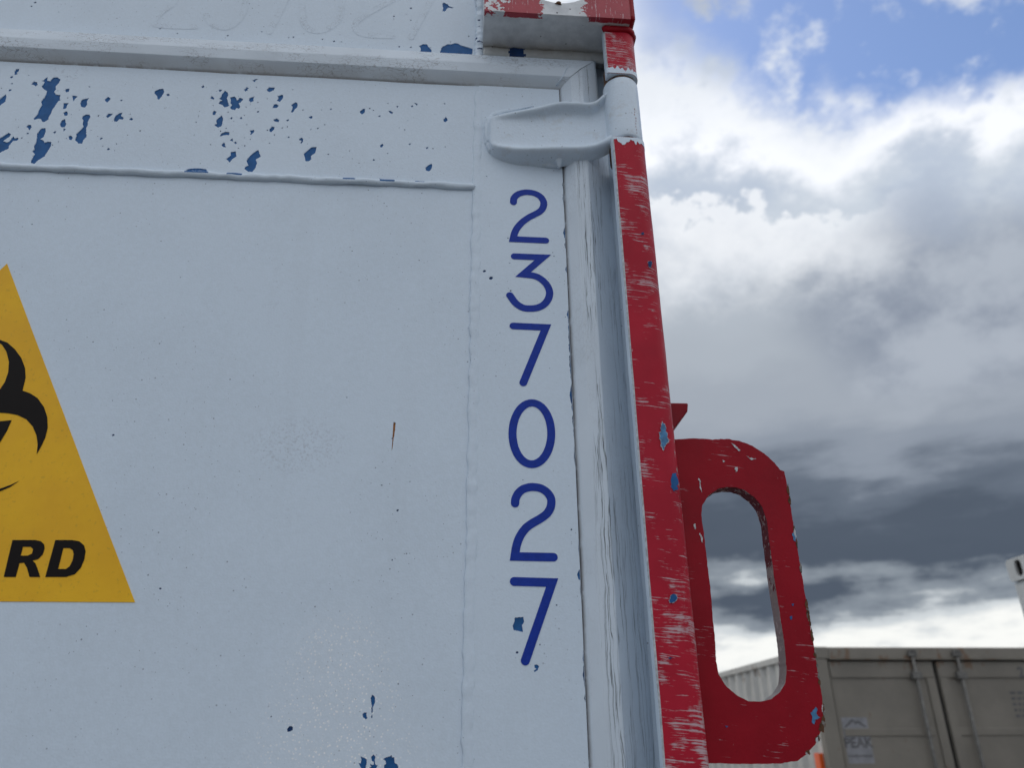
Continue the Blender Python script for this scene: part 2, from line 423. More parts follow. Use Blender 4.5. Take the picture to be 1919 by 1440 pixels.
def gasket_mat():
    mt, t, b = mat('painted_rubber_gasket'); c = coords(t)
    uv = t.node('ShaderNodeUVMap', uv_map='UVMap').outputs[0]       # u along the strip, v across, metres
    u, v, _ = t.sep(uv)
    col = (.71, .79, .87)
    base = t.mix(t.sstep(t.noise(c, 9, 5, .6), .3, .7), tuple(k*.90 for k in col), col)
    # long wrinkles along the strip
    nn = t.node('ShaderNodeTexNoise'); t.put(nn.inputs['Vector'], uv); nn.inputs['Scale'].default_value = 30; nn.inputs['Detail'].default_value = 3
    wob = t.m('MULTIPLY', t.m('SUBTRACT', nn.outputs[0], .5), .006)
    side = t.m('GREATER_THAN', u, 1.5)
    along = t.comb(t.m('MULTIPLY', u, 4.5), t.m('MULTIPLY', t.m('ADD', v, wob), 330), 3.3)
    n1 = t.noise(along, 1, 3, .55)
    line = t.sstep(t.m('ABSOLUTE', t.m('SUBTRACT', n1, .5)), .019, .005)
    where = t.m('MULTIPLY', t.sstep(t.noise(t.comb(t.m('MULTIPLY', u, 5), t.m('MULTIPLY', v, 60), 1), 1, 3, .5), .38, .52), t.sstep(v, .010, .022))
    line = t.m('MULTIPLY', t.m('MULTIPLY', line, where), t.m('MULTIPLY', side, t.sstep(v, .040, .030, .6, 1.0)))
    # fine net of crazing on the top run
    c2 = t.vm('MULTIPLY', uv, (130, 330, 1))
    nz = t.node('ShaderNodeTexNoise'); t.put(nz.inputs['Vector'], c2); nz.inputs['Scale'].default_value = .8; nz.inputs['Detail'].default_value = 4
    c3 = t.vm('ADD', c2, t.vm('MULTIPLY', t.vm('SUBTRACT', nz.outputs[1], (.5, .5, .5)), (1.6, 1.6, 0)))
    d = t.voro(c3, 1, 'DISTANCE_TO_EDGE').outputs['Distance']
    net = t.m('MULTIPLY', t.sstep(d, .05, .012), t.sstep(t.noise(t.comb(t.m('MULTIPLY', u, 16), t.m('MULTIPLY', v, 40), 7), 1, 3, .6), .42, .6))
    net = t.m('MULTIPLY', net, t.m('SUBTRACT', 1, t.m('MULTIPLY', side, .75)))
    base = t.mix(t.m('MULTIPLY', line, .9), base, (.07, .078, .09, 1))
    base = t.mix(t.m('MULTIPLY', net, .55), base, (.20, .19, .19, 1))
    # brown grime where the strip meets the door
    gr = t.m('MULTIPLY', t.sstep(v, .0035, .0), t.sstep(t.noise(c, 60, 4, .6), .25, .5))
    base = t.mix(t.m('MULTIPLY', gr, .8), base, (.12, .10, .09, 1))
    film = t.m('MULTIPLY', t.m('MULTIPLY', t.sstep(v, .0135, .002), t.m('SUBTRACT', 1, side)), t.sstep(t.noise(c, 22, 5, .6), .2, .7))
    base = t.mix(t.m('MULTIPLY', film, .35), base, (.42, .38, .33, 1))
    t.put(b.inputs['Base Color'], base); b.inputs['Roughness'].default_value = .5
    h = t.m('SUBTRACT', t.m('MULTIPLY', t.noise(c, 400, 3, .6), .3), t.m('ADD', line, t.m('MULTIPLY', net, .5)))
    bump(t, b, h, .5, .0008)
    return mt
M['gasket'] = gasket_mat()

def red_paint(name, streak=1.0, off=0., col=(.45, .014, .034), bands=None, wear=.25):
    mt, t, b = mat(name); c = coords(t); x, y, z = t.sep(c)
    base = t.mix(t.sstep(t.noise(c, 14, 5, .6), .3, .7), tuple(k*.86 for k in col), tuple(k*1.08 for k in col))
    # horizontal brush-like scratches through to the white undercoat
    tilt = t.m('ADD', z, t.m('ADD', t.m('MULTIPLY', x, .10), t.m('MULTIPLY', t.m('SUBTRACT', t.noise(c, 24, 2, .5), .5), .006)))
    s1 = t.noise(t.comb(t.m('MULTIPLY', x, 30), t.m('MULTIPLY', y, 30), t.m('MULTIPLY', tilt, 760)), 1, 3, .62)
    s2 = t.noise(t.comb(t.m('MULTIPLY', x, 48), t.m('MULTIPLY', y, 48), t.m('MULTIPLY', tilt, 1500)), 1, 2, .6)
    area = t.noise(t.comb(t.m('MULTIPLY', x, 48), 4.4, t.m('MULTIPLY', z, 40)), 1, 3, .6)
    if bands:
        zz = t.m('DIVIDE', t.m('SUBTRACT', z, 1.6), 1.0)
        bd = t.ramp(zz, [((q-1.6)/1.0, (k, k, k, 1)) for q, k in bands])
    else: bd = .5
    lv = t.m('ADD', t.m('MULTIPLY', t.m('SUBTRACT', area, .5), .62), t.m('MULTIPLY', t.m('SUBTRACT', bd, .5), .20))
    thr = t.m('SUBTRACT', .625+off, lv)
    m1 = t.m('MULTIPLY', t.m('SUBTRACT', s1, thr), 28, clamp=True)
    m2 = t.m('MULTIPLY', t.m('SUBTRACT', s2, t.m('ADD', thr, .04)), 20, clamp=True)
    sm = t.m('MULTIPLY', t.m('MAXIMUM', m1, m2), streak)
    base = t.mix(t.m('MULTIPLY', sm, .80), base, (.60, .50, .53, 1))
    # chipped outer edge
    if bands:
        ed = t.m('MULTIPLY', t.sstep(x, .1990, .2050), t.sstep(t.noise(t.vm('MULTIPLY', c, (1, 1, .45)), 210, 4, .65), .585, .62))
        base = t.mix(t.m('MULTIPLY', ed, .8), base, t.mix(t.sstep(t.noise(c, 60, 2, .5), .5, .6), (.50, .47, .46, 1), (.10, .045, .03, 1)))
    # small knocks
    kn = t.sstep(t.noise(c, 120, 4, .65), .70, .74)
    base = t.mix(t.m('MULTIPLY', kn, wear*2.5), base, (.60, .60, .62, 1))
    t.put(b.inputs['Base Color'], base)
    b.inputs['Specular IOR Level'].default_value = .16
    t.put(b.inputs['Roughness'], t.sstep(t.noise(c, 35, 2, .6), .2, .8, .34, .55))
    h = t.m('ADD', t.m('MULTIPLY', t.noise(c, 420, 3, .55), .3), t.m('SUBTRACT', t.noise(c, 45, 4, .5), t.m('MULTIPLY', sm, .5)))
    bump(t, b, h, .45, .0009)
    return mt
bands = [(1.62, .66), (1.70, .70), (1.755, .72), (1.80, .60), (1.835, .30), (1.88, .22), (1.93, .42), (1.99, .30), (2.04, .18), (2.085, .25), (2.10, .95), (2.125, .85),
         (2.135, .20), (2.18, .62), (2.24, .72), (2.27, .5), (2.30, .42), (2.39, .6), (2.42, .66), (2.46, .68), (2.50, .55), (2.6, .6)]
M['post'] = red_paint('red_post_paint', 1.0, bands=bands)
M['red'] = red_paint('red_plate_paint', .7, .095, (.30, .004, .014), wear=.12)
M['red_dull'] = red_paint('red_bracket_paint', .3, .1, (.26, .010, .02), wear=.1)

def plain(name, col, rough=.5, var=.12, scale=40, metal=0, spec=.5, bumps=.2):
    mt, t, b = mat(name); c = coords(t)
    t.put(b.inputs['Base Color'], t.mix(t.sstep(t.noise(c, scale, 5, .6), .3, .7), tuple(k*(1-var) for k in col), tuple(min(1, k*(1+var)) for k in col)))
    b.inputs['Roughness'].default_value = rough; b.inputs['Metallic'].default_value = metal; b.inputs['Specular IOR Level'].default_value = spec
    if bumps: bump(t, b, t.noise(c, 300, 3, .55), bumps, .0006)
    return mt
M['blue'] = plain('old_blue_paint', (.018, .108, .30), .45, .15, 90, spec=.2)
M['blue_dark'] = plain('dark_blue_paint', (.010, .045, .15), .45, .15, 90, spec=.2)
M['blue_light'] = plain('pale_blue_paint', (.05, .19, .38), .4, .3, 200)
M['digit'] = plain('blue_number_film', (.008, .038, .33), .42, .10, 160, spec=.2, bumps=.3)
def sticker_mat():
    mt, t, b = mat('yellow_sticker_film'); c = coords(t)
    n = t.noise(c, 16, 4, .6)
    base = t.mix(t.sstep(n, .35, .7), (.86, .455, .014, 1), (.93, .52, .018, 1))
    base = t.mix(t.m('MULTIPLY', t.sstep(t.noise(c, 230, 3, .65), .60, .70), .25), base, (.40, .22, .03, 1))
    t.put(b.inputs['Base Color'], base); b.inputs['Specular IOR Level'].default_value = .3
    t.put(b.inputs['Roughness'], t.sstep(n, .3, .7, .36, .55))
    bump(t, b, t.m('ADD', t.noise(t.vm('MULTIPLY', c, (1, 1, .5)), 38, 3, .5), t.m('MULTIPLY', t.noise(c, 480, 1, .5), .06)), .35, .0035); return mt
M['yellow'] = sticker_mat()
M['black'] = plain('black_print', (.008, .005, .004), .45, .1, 60, spec=.15, bumps=0)
M['rust'] = plain('rust', (.10, .042, .018), .85, .5, 260, bumps=.6)
M['rust_light'] = plain('rust_streak', (.34, .15, .06), .8, .3, 260, spec=.1, bumps=0)
M['dark'] = plain('dark_gap', (.02, .02, .022), .8, .2)
M['steel'] = plain('bare_steel', (.17, .155, .14), .55, .5, 220, bumps=.8)
M['grey_edge'] = plain('worn_pale_edge', (.50, .52, .54), .5, .25, 250)

# ------------------------------------------------------------------ ground
def ground_mat():
    mt, t, b = mat('gravel_yard'); c = coords(t)
    v = t.voro(c, 55); k = t.sep(v.outputs['Color'])[0]
    base = t.ramp(k, [(0, (.06, .057, .053, 1)), (.5, (.11, .105, .098, 1)), (1, (.18, .174, .165, 1))])
    base = t.mix(t.sstep(t.noise(c, .6, 5, .6), .35, .7), base, (.10, .094, .086, 1))
    t.put(b.inputs['Base Color'], base); b.inputs['Roughness'].default_value = .9
    bump(t, b, t.m('SUBTRACT', 1, v.outputs['Distance']), .8, .012); return mt
g = MB(); g.add([(-900, -900, 0), (900, -900, 0), (900, 900, 0), (-900, 900, 0)], [(0, 1, 2, 3)])
go = g.build('ground', ground_mat()); go['kind'] = 'structure'

# ------------------------------------------------------------------ the white container in front of the camera
X_L, X_R = -2.225, 0.207            # outer width
Z_TOP = 2.590
box = empty('shipping_container', (-1.0, 0.0, 0.0),
            'white steel container with red trimmed corner, blue number 237027 and yellow hazard sticker', 'container')

# ---- flaked paint outlines traced on the steel (crop-space tables -> wall plane)
def crop(o, s, poly, y=0.): return [xz(o[0]+px/s, o[1]+py/s, y) for px, py in poly]
A_, B_, C_, D_, H_ = ((0, 90), 5.997), ((340, 130), 6.397), ((600, 150), 5.997), ((600, 1240), 7.2), ((760, 0), 11.99)
chipA = [
 [(470,370),(535,322),(530,365),(560,370),(600,328),(640,325),(680,350),(660,395),(625,430),(628,465),(608,490),(625,520),(660,525),(680,520),(670,560),(680,585),(650,600),(625,640),(590,690),(575,730),(545,780),(545,800),(500,830),(480,830),(455,795),(420,795),(385,805),(375,790),(420,745),(440,690),(470,640),(460,600),(500,550),(520,510),(525,480),(490,460),(465,425),(490,400),(500,378)],
 [(470,900),(512,900),(515,940),(490,1000),(455,1020),(490,1040),(500,1060),(545,1050),(580,1052),(575,1090),(550,1140),(515,1190),(505,1215),(430,1260),(385,1300),(345,1290),(350,1260),(390,1190),(360,1160),(385,1140),(380,1100),(405,1060),(415,1000),(412,970),(440,925)],
 [(930,765),(960,745),(1000,745),(1018,770),(1000,805),(985,830),(985,870),(970,890),(970,1000),(940,1030),(925,1072),(880,1070),(840,1030),(860,990),(855,965),(905,920),(940,880),(925,850),(935,810),(920,790)],
 [(0,1010),(95,950),(125,970),(100,1000),(50,1030),(40,1045),(75,1060),(100,1050),(150,990),(165,1015),(205,1005),(212,1020),(190,1040),(150,1040),(100,1100),(95,1130),(0,1175),(-60,1200),(-60,1060)],
 [(0,570),(60,520),(72,540),(62,600),(0,645),(-50,660),(-50,600)],
 [(180,235),(218,228),(212,260),(185,278),(210,285),(180,300),(158,295),(165,260)],
 [(348,405),(380,372),(415,380),(425,410),(400,430),(380,412)], [(735,460),(780,452),(778,485),(750,497),(733,485)],
 [(808,530),(875,540),(845,570),(822,605),(815,560)], [(925,575),(1000,560),(975,600),(980,635),(955,668),(915,660),(900,625),(910,590)],
 [(712,620),(775,615),(755,640),(740,680),(705,685),(712,650)], [(715,725),(745,708),(765,730),(755,758),(725,760)],
 [(690,815),(730,795),(738,840),(748,850),(725,890),(690,890),(673,860)], [(715,900),(742,910),(710,938)],
 [(770,990),(800,982),(820,1005),(800,1035),(775,1025)], [(600,940),(632,930),(620,962),(598,952)],
 [(1175,575),(1215,545),(1245,570),(1205,612),(1190,600)], [(1190,765),(1215,735),(1270,735),(1245,760),(1210,785)],
 [(1300,755),(1345,730),(1378,722),(1360,760),(1392,785),(1375,805),(1340,795),(1315,828),(1282,825),(1280,790)],
 [(1450,805),(1470,780),(1498,795),(1480,812)], [(1735,485),(1790,458),(1835,455),(1845,495),(1820,540),(1785,580),(1770,570),(1765,535),(1735,510)],
 [(1868,522),(1890,508),(1912,525),(1885,540)], [(990,428),(1025,432),(1005,440)], [(293,882),(320,862),(350,865),(355,890),(330,925),(318,900)],
 [(1118,1015),(1150,1003),(1155,1012),(1130,1030)], [(1200,1130),(1220,1122),(1240,1138),(1210,1148)]]
dotA = [(130,325,18),(135,397,12),(112,472,16),(15,448,10),(320,305,8),(1575,928,10),(1310,1077,9),(1285,1153,8),(1153,1100,7),(590,1088,10),(655,1052,8),(245,1010,10),(760,560,9),(800,743,7),(1105,760,11),(1465,740,9),(720,470,6),(745,1012,7),(312,958,14),(1363,585,14),(430,530,7),(650,478,7),(970,248,6),(850,308,6),(760,322,7),(205,888,7),(1023,923,6)]
chipB = [
 [(490,290),(520,252),(555,275),(562,310),(545,340),(560,400),(575,435),(520,455),(490,425),(445,410),(460,380),(490,370),(448,350),(475,325)],
 [(582,335),(635,322),(660,345),(665,370),(700,335),(742,355),(710,395),(685,405),(708,445),(690,470),(660,460),(640,488),(600,480),(584,455),(605,425),(586,400),(594,360)],
 [(445,245),(490,238),(488,250),(460,270)], [(235,205),(262,188),(275,208),(255,222)], [(343,345),(365,318),(395,345),(390,360)],
 [(812,345),(880,320),(862,350),(865,378),(830,392),(808,372)], [(1022,240),(1050,215),(1122,215),(1105,250),(1060,270),(1030,262)],
 [(1150,320),(1205,300),(1222,310),(1215,350),(1180,388),(1140,375),(1165,345)], [(1095,450),(1110,415),(1140,412),(1168,432),(1145,458),(1085,465)],
 [(1312,425),(1370,390),(1395,405),(1388,455),(1360,480),(1335,515),(1310,512),(1325,480),(1335,445)], [(750,240),(785,210),(815,222),(790,235),(800,245),(765,265)],
 [(850,130),(890,112),(920,118),(885,132),(885,148),(865,145)], [(375,510),(395,492),(420,515),(400,545),(375,545)],
 [(420,600),(470,560),(480,548),(500,580),(492,640),(480,680),(440,698),(392,665),(425,645),(415,625)], [(458,800),(480,765),(520,748),(578,748),(575,785),(545,785),(500,790),(475,802)],
 [(580,585),(600,567),(618,580),(598,600)], [(700,580),(720,565),(730,590),(708,592)], [(1095,605),(1140,585),(1172,605),(1165,632),(1120,622)], [(1255,608),(1285,595),(1290,612),(1270,622)],
 [(1055,715),(1085,680),(1120,690),(1110,720),(1075,752),(1052,740)], [(815,735),(870,722),(875,745),(840,780),(818,782),(835,755)], [(578,850),(612,822),(620,865)], [(628,878),(650,862),(668,880),(648,895)],
 [(480,905),(510,872),(525,890),(520,905),(538,935),(500,930)], [(1410,830),(1440,815),(1460,830),(1455,870),(1435,890),(1425,880),(1440,855),(1415,850)],
 [(590,990),(650,980),(660,1045),(615,1070),(578,1115),(535,1070),(590,1030)],
 [(800,1060),(850,1010),(920,962),(950,1045),(890,1080),(908,1120),(880,1195),(850,1228),(800,1226),(755,1195),(760,1170),(800,1150),(780,1090)],
 [(1465,1010),(1560,930),(1622,930),(1605,1000),(1555,1035),(1555,1075),(1530,1100),(1490,1100)], [(1525,570),(1560,555),(1575,575),(1550,592)],
 [(45,1206),(90,1190),(200,1183),(295,1195),(308,1212),(200,1214),(60,1212)]]
dotB = [(915,395,10),(775,450,9),(918,507,14),(560,510,10),(535,702,11),(470,738,9),(755,552,8),(822,418,9),(783,660,8),(1030,727,12),(1207,700,12),(1270,685,10),(1115,785,10),(1285,812,15),(1635,705,12),(1552,717,10),(1720,660,9),(1760,1018,10),(1335,240,9),(1455,485,11),(760,915,11),(683,943,9),(348,900,12),(175,632,10),(205,556,8),(898,213,8),(1055,882,10),(825,838,9),(755,818,8),(1445,748,7),(380,432,9),(680,320,8),(1680,485,8),(1790,475,13),(890,467,6),(1028,350,7),(628,620,6),(588,262,6),(422,260,8)]
chipC = [
 [(445,350),(490,318),(507,325),(500,365),(470,385),(450,370)], [(765,345),(790,345),(815,358),(812,378),(790,372)], [(648,410),(675,390),(680,412)], [(852,295),(880,285),(870,308)],
 [(1045,250),(1070,258),(1098,265),(1085,285),(1070,270)], [(1385,440),(1415,413),(1435,450),(1412,472),(1390,465)], [(672,730),(700,715),(712,728),(695,755),(675,755)], [(990,715),(1025,710),(1010,732)],
 [(1185,760),(1205,750),(1220,760),(1200,775)], [(585,905),(600,882),(620,905)], [(1180,985),(1215,955),(1250,940),(1258,950),(1252,995),(1225,1025),(1190,1015)], [(258,1105),(320,1100),(385,1104),(375,1112),(310,1114),(265,1112)]]
dotC = [(1033,293,15),(558,317,11),(598,338,9),(1397,264,12),(983,455,7),(950,557,8),(52,500,9),(90,833,11),(1267,768,9),(1405,750,8),(757,822,9),(762,260,8),(1200,277,7),(888,535,6),(330,795,7),(1290,383,6),(475,490,6)]
chipD = [
 [(700,450),(720,465),(740,500),(735,570),(712,630),(705,700),(690,690),(690,640),(700,610),(690,590),(685,540),(680,500)], [(570,720),(590,692),(630,695),(625,750),(640,770),(615,790),(580,760)], [(685,745),(705,720),(705,765),(690,770)],
 [(520,1370),(545,1385),(555,1330),(545,1285),(580,1300),(600,1310),(625,1330),(625,1370),(615,1440),(600,1500),(550,1440),(530,1410)],
 [(688,1300),(720,1260),(750,1300),(740,1330),(740,1380),(755,1410),(780,1400),(765,1440),(700,1500),(660,1440),(690,1425),(672,1385),(700,1405),(720,1400),(725,1365),(695,1350)],
 [(850,1320),(885,1300),(945,1285),(960,1265),(970,1300),(1000,1300),(1005,1370),(1050,1415),(1050,1500),(860,1500),(860,1410),(890,1390),(880,1350)]]
chipH = [
 [(835,52),(900,65),(940,85),(975,130),(1085,172),(1030,178),(960,165),(900,230),(875,265),(862,240),(828,250),(845,160),(828,130)],
 [(298,1030),(390,985),(490,990),(505,1040),(530,1060),(610,1045),(545,1075),(580,1110),(600,1200),(310,1190),(345,1110),(330,1060)],
 [(755,1205),(820,1045),(950,985),(1020,990),(1110,962),(1180,968),(1240,1010),(1505,1085),(1510,1130),(1490,1240),(1000,1225)]]
dotH = [(118,450,22),(1420,805,22),(1012,935,16),(130,1052,18),(415,255,14),(20,325,10),(1390,75,9)]
imgH = [(66,4,3.2),(59,11,2.2),(20,20,1.2),(110,22,1.4),(172,14,1.3),(300,53,2),(332,62,1.8),(427,66,2.4),(490,59,2.2),(550,69,2.6),(541,70,2),(626,77,3),(604,73,2.2),(640,78,1.6),(738,30,2.6),(738,35,1.3),(770,15,3.2),(748,87,2.8),(770,88,2.6)]
def build_chips(tabs, dots, imgdots, y, mi=1, seed=0):
    out = []
    for (o, s), tab in tabs:
        for q, poly in enumerate(tab): out.append((jag(crop(o, s, poly, y), seed=seed+q), mi))
    for (o, s), tab in dots:
        for q, (px, py, r) in enumerate(tab):
            x, z = xz(o[0]+px/s, o[1]+py/s, y); out.append((blob(x, z, r/s*.00062, q+seed), 2 if r < 12*s/6 else mi))
    for q, (px, py, r) in enumerate(imgdots):
        x, z = xz(px, py, y); out.append((blob(x, z, r*.00055, q+91+seed), 2))
    return out
PM = [M['door'], M['blue'], M['blue_dark'], M['rust_light']]

YS = 0.0                                            # outer plane of the door frame strip
x_w = xz(897, 300)[0]; x_w = .0160                  # upright weld
x_s = .1152                                         # strip edge at the gasket
z_w = 2.2525; z_g = 2.4085
door = chip_plate('door', -1.055, x_w, .16, z_w, .0020,
    build_chips([(D_, chipD)], [], [(544,1367,5),(745,957,2),(735,822,2),(300,1104,2.2),(338,520,1.4),(650,745,1.2),(212,816,2),(60,420,1.5),(715,910,1.6),(735,1050,1.4),(508,1344,1.4)], .002)
    + [(jag([xz(px, py, .002) for px, py in [(737.5,791),(741.5,793),(740.5,806),(737.5,825),(735.5,840),(733.5,848),(734.5,835),(736,815),(736.5,800)]], .0012, .0003), 3)],
    PM, box, label='lower door panel with yellow sticker and flaked blue spots')
chip_plate('top_plate', -1.055, x_w, z_w, z_g, .0010, build_chips([(A_, chipA), (B_, chipB), (C_, chipC)], [(A_, dotA), (B_, dotB), (C_, dotC)], [], .001), PM, door,
           label='top plate of the door flaked to blue paint')
rng = random.Random(3); seam = []
for i in range(46):                                 # flaked edge along the strip
    z = rng.choice([rng.uniform(1.70, 2.28), rng.uniform(2.02, 2.27), rng.uniform(1.95, 2.08)]); L = rng.uniform(.002, .013); w = rng.uniform(.0006, .0016)
    seam.append((jag([(x_s-w, z), (x_s-.0003, z+L), (x_s+.003, z+L), (x_s+.003, z-L), (x_s-.0003, z-L)], .0015, .0005, i), rng.choice((1, 2, 2))))
for (px, py, hl, w) in ((1070,741,.009,.0028),(1056,436,.007,.0022),(1083,1078,.0045,.0030),(1065,590,.005,.002),(1060,505,.004,.0015)):
    z = xz(px, py)[1]; seam.append((jag([(x_s-w*.4, z+hl), (x_s-w, z), (x_s-w*.5, z-hl), (x_s+.003, z-hl), (x_s+.003, z+hl)], .0012, .0005, py), 1))
sp = [[(965,1158),(981,1157),(982,1165),(979,1172),(980,1185),(963,1182),(961,1173),(964,1165)], [(1001,1247),(1006,1246),(1010,1250),(1008,1257),(1002,1260),(1000,1258),(1005,1255),(1002,1252)]]
chip_plate('frame_strip', x_w, x_s, .16, z_g, YS,
    [(jag([xz(a, b) for a, b in q], .001, .0005, 5), 1) for q in sp]
    + build_chips([], [], [(908,508,3.5),(920,521,4),(957,545,2.5),(955,493,1.6),(1038,480,1.6),(952,446,1.6),(969,1224,2),(1012,1209,1.3),(1043,1135,1.6),(1071,993,1.8),(1030,690,1),(912,330,1.5),(918,380,1.3),(980,900,1)], YS)
    + seam, PM, door, label='upright door frame strip bearing the blue number')

def bead(name, pts, r, parent, mats, lump=.35, flat=.55, n=10, seed=0, mi=0, freq=90, label=None):
    P = [Vector(p) for p in pts]
    def rad(i, a):
        p = P[i]
        return r*(1+lump*fbm(p.x*freq+seed, p.z*freq, a*.35+seed, 3)) * (.35 if i in (0, len(P)-1) else 1)
    mb = MB(); mb.tube(P, rad, n, mi, flat, (0, 1, 0))
    return mb.build(name, mats, parent, True, label)
# horizontal weld with its flaked stretches
hx = [(-1.055+i*(x_w-.002+1.055)/700) for i in range(701)]
hp = [(x, .0002+.0004*n3(x*60, 3), z_w-.0014+.0011*n3(x*22, 8)+.0006*n3(x*75, 1)) for x in hx]
def hmi(i, j):
    x = hx[i]; w = .0016*n3(x*700, j*.7)
    for px0, px1, js in ((346, 388, (5, 6)), (424, 453, (4, 5, 6)), (642, 664, (4, 5, 6)), (711, 740, (3, 4, 5, 6)), (776, 795, (4, 5))):
        a = xz(px0, 330)[0]; b_ = xz(px1, 330)[0]
        if a+w < x < b_+w and j in js: return 1
    return 0
bead('weld_bead', hp, .0042, door, [M['white'], M['blue']], .32, .85, 14, 2, hmi, 38, 'lumpy horizontal weld bead')
vz = [.17+i*(z_g-.006-.17)/700 for i in range(701)]
bead('weld_bead', [(x_w+.0007*n3(z*40, 5), .0012, z) for z in vz], .0054, door, [M['white']], .32, .34, 12, 5, 0, 80, 'low upright weld bead')

# ---- numbers
dig = empty('serial_number', (x_w+.05, YS, 1.9)); dig.parent = box; dig.matrix_parent_inverse = Matrix.Translation(box.location).inverted()
dig['label'] = 'blue upright serial number reading 237027'
oA, sA, oB, sB = (900, 330), 2.94, (900, 800), 2.88
def cw(o, s, pts): return [Vector(xz(o[0]+a/s, o[1]+b/s)) for a, b in pts]
def smooth(o, s, pts): return catmull(cw(o, s, pts), 4)
digits = [
 ('2', smooth(oA, sA, [(183,145),(186,122),(207,101),(238,91),(268,90),(302,97),(332,115),(348,140),(349,163),(341,182),(325,198),(298,213),(265,230),(230,256),(204,286),(188,318),(181,348)]) + cw(oA, sA, [(360,356)]), 0),
 ('3', cw(oA, sA, [(188,443),(345,449)]) + smooth(oA, sA, [(236,543),(272,546),(312,556),(346,578),(371,608),(382,642),(375,677),(352,708),(317,726),(276,731),(234,726),(194,700),(163,658)]), 0),
 ('7', cw(oA, sA, [(182,827),(362,835),(237,1140)]), 0),
 ('0', [Vector(xz(996.7+36.3*cos(2*pi*k/48), 813.2+57.6*sin(2*pi*k/48))) for k in range(48)], 1),
 ('2', smooth(oB, sB, [(188,415),(190,392),(203,364),(228,340),(260,329),(287,327),(327,334),(361,356),(381,387),(383,417),(375,447),(355,475),(320,500),(280,523),(245,550),(215,592),(196,642),(186,702)]) + cw(oB, sB, [(395,706)]), 0),
 ('7', cw(oB, sB, [(183,837),(388,843),(243,1265)]), 0)]
for ch, pts, closed in digits:
    mb = MB(); stroke(pts, .0079, YS-.00035, mb, bool(closed))
    me = mb.mesh('digit', False); o = link('digit', me, M['digit'], dig); o['label'] = 'blue digit %s' % ch
# old numbers showing through the header paint
# ---- yellow sticker
YK = .0015
x_ax = xz(13, 494, YK)[0]                           # the sticker's upright axis
mirx = lambda L: [(2*x_ax-x, z) for x, z in L][::-1]
_half = [xz(px, py, YK) for px, py in [(253,1129.6),(200,991),(163,893),(120,778),(60,620),(13,494)]]
_sk = _half + mirx(_half)[1:]
sk = MB(); fill([_sk], YK, sk)
for (xa, za), (xb, zb) in zip(_sk, _sk[1:]+_sk[:1]): sk.add([(xa, YK, za), (xb, YK, zb), (xb, YK+.0006, zb), (xa, YK+.0006, za)], [(0, 1, 2, 3)])
sticker = sk.build('hazard_sticker', M['yellow'], box, label='yellow triangular hazard sticker with black symbol and lettering')
sc7 = 2.117
def k7(pts): return [xz(a/sc7, 480+b/sc7, YK) for a, b in pts]
def axp(b): return (x_ax, k7([(-100, b)])[0][1])
lobe = k7([(-62,322),(-30,324),(0,333),(30,344),(60,371),(85,405),(100,445),(102,484),(90,535),(120,545),(150,565),(175,600),(188,640),(190,682),(180,722),(163,758),(146,788),(150,748),(145,712),(130,677),(105,649),(70,632),(35,625),(0,623),(-50,628)])+[axp(634), axp(566)]+k7([(-50,556),(0,530),(20,500),(33,462),(36,420),(26,380),(8,352),(-20,335)])
wedge = k7([(-5,657),(47,652),(28,695),(0,742),(-35,775),(-62,770),(-32,735),(-12,695)])
arc = k7([(78,893),(40,918),(0,935),(-50,945)])+[axp(949), axp(937)]+k7([(-50,934),(0,924),(40,910)])
mb = MB()
for q in (lobe, wedge, arc): fill([q], YK-.0003, mb); fill([mirx(q)], YK-.0003, mb)
stem = [axp(630)]+k7([(-84,632),(-84,690),(-78,750),(-62,805),(-35,848),(-4,878),(-40,874),(-75,858)])+[axp(842)]
fill([stem], YK-.00033, mb); fill([mirx(stem)], YK-.00033, mb)
mb.build('hazard_symbol', M['black'], sticker, label='black three lobed hazard symbol')
sl_ = .238
def let(dx, outer, holes=()):
    q = MB(); fill([k7([(a+dx, b) for a, b in outer])]+[k7([(a+dx, b) for a, b in h]) for h in holes], YK-.0003, q)
    q.build('letter', M['black'], sticker)
def sl(pts): return [(x+(1275-y)*sl_, y) for x, y in pts]
let(0, [(50,1128),(140,1128),(163,1133),(176,1146),(178,1162),(170,1186),(152,1204),(130,1210),(141,1220),(149,1240),(160,1275),(118,1275),(107,1237),(95,1218),(78,1220),(63,1275),(15,1275)], [[(92,1155),(122,1155),(132,1165),(127,1182),(110,1190),(83,1190)]])
let(0, [(220,1128),(285,1128),(315,1133),(334,1149),(340,1172),(335,1205),(321,1239),(297,1264),(262,1275),(180,1275)], [[(252,1160),(276,1160),(289,1168),(293,1184),(288,1210),(277,1232),(262,1243),(231,1243)]])
a_out = sl([(-150,1275),(-92,1128),(-45,1128),(-10,1275),(-55,1275),(-59,1255),(-100,1255),(-107,1275)]); a_h = sl([(-92,1230),(-64,1230),(-72,1175)])
let(0, a_out, [a_h]); let(-290, a_out, [a_h])
let(0, sl([(-285,1275),(-285,1245),(-215,1160),(-275,1160),(-275,1128),(-160,1128),(-160,1160),(-230,1242),(-160,1242),(-160,1275)]))
let(0, sl([(-950,1275),(-950,1128),(-868,1128),(-845,1140),(-842,1170),(-858,1198),(-836,1215),(-834,1248),(-855,1275)]), [sl([(-910,1190),(-910,1155),(-884,1155),(-878,1172),(-886,1190)]), sl([(-910,1248),(-910,1214),(-882,1214),(-874,1231),(-882,1248)])])
let(0, sl([(-815,1275),(-815,1128),(-770,1128),(-770,1275)]))
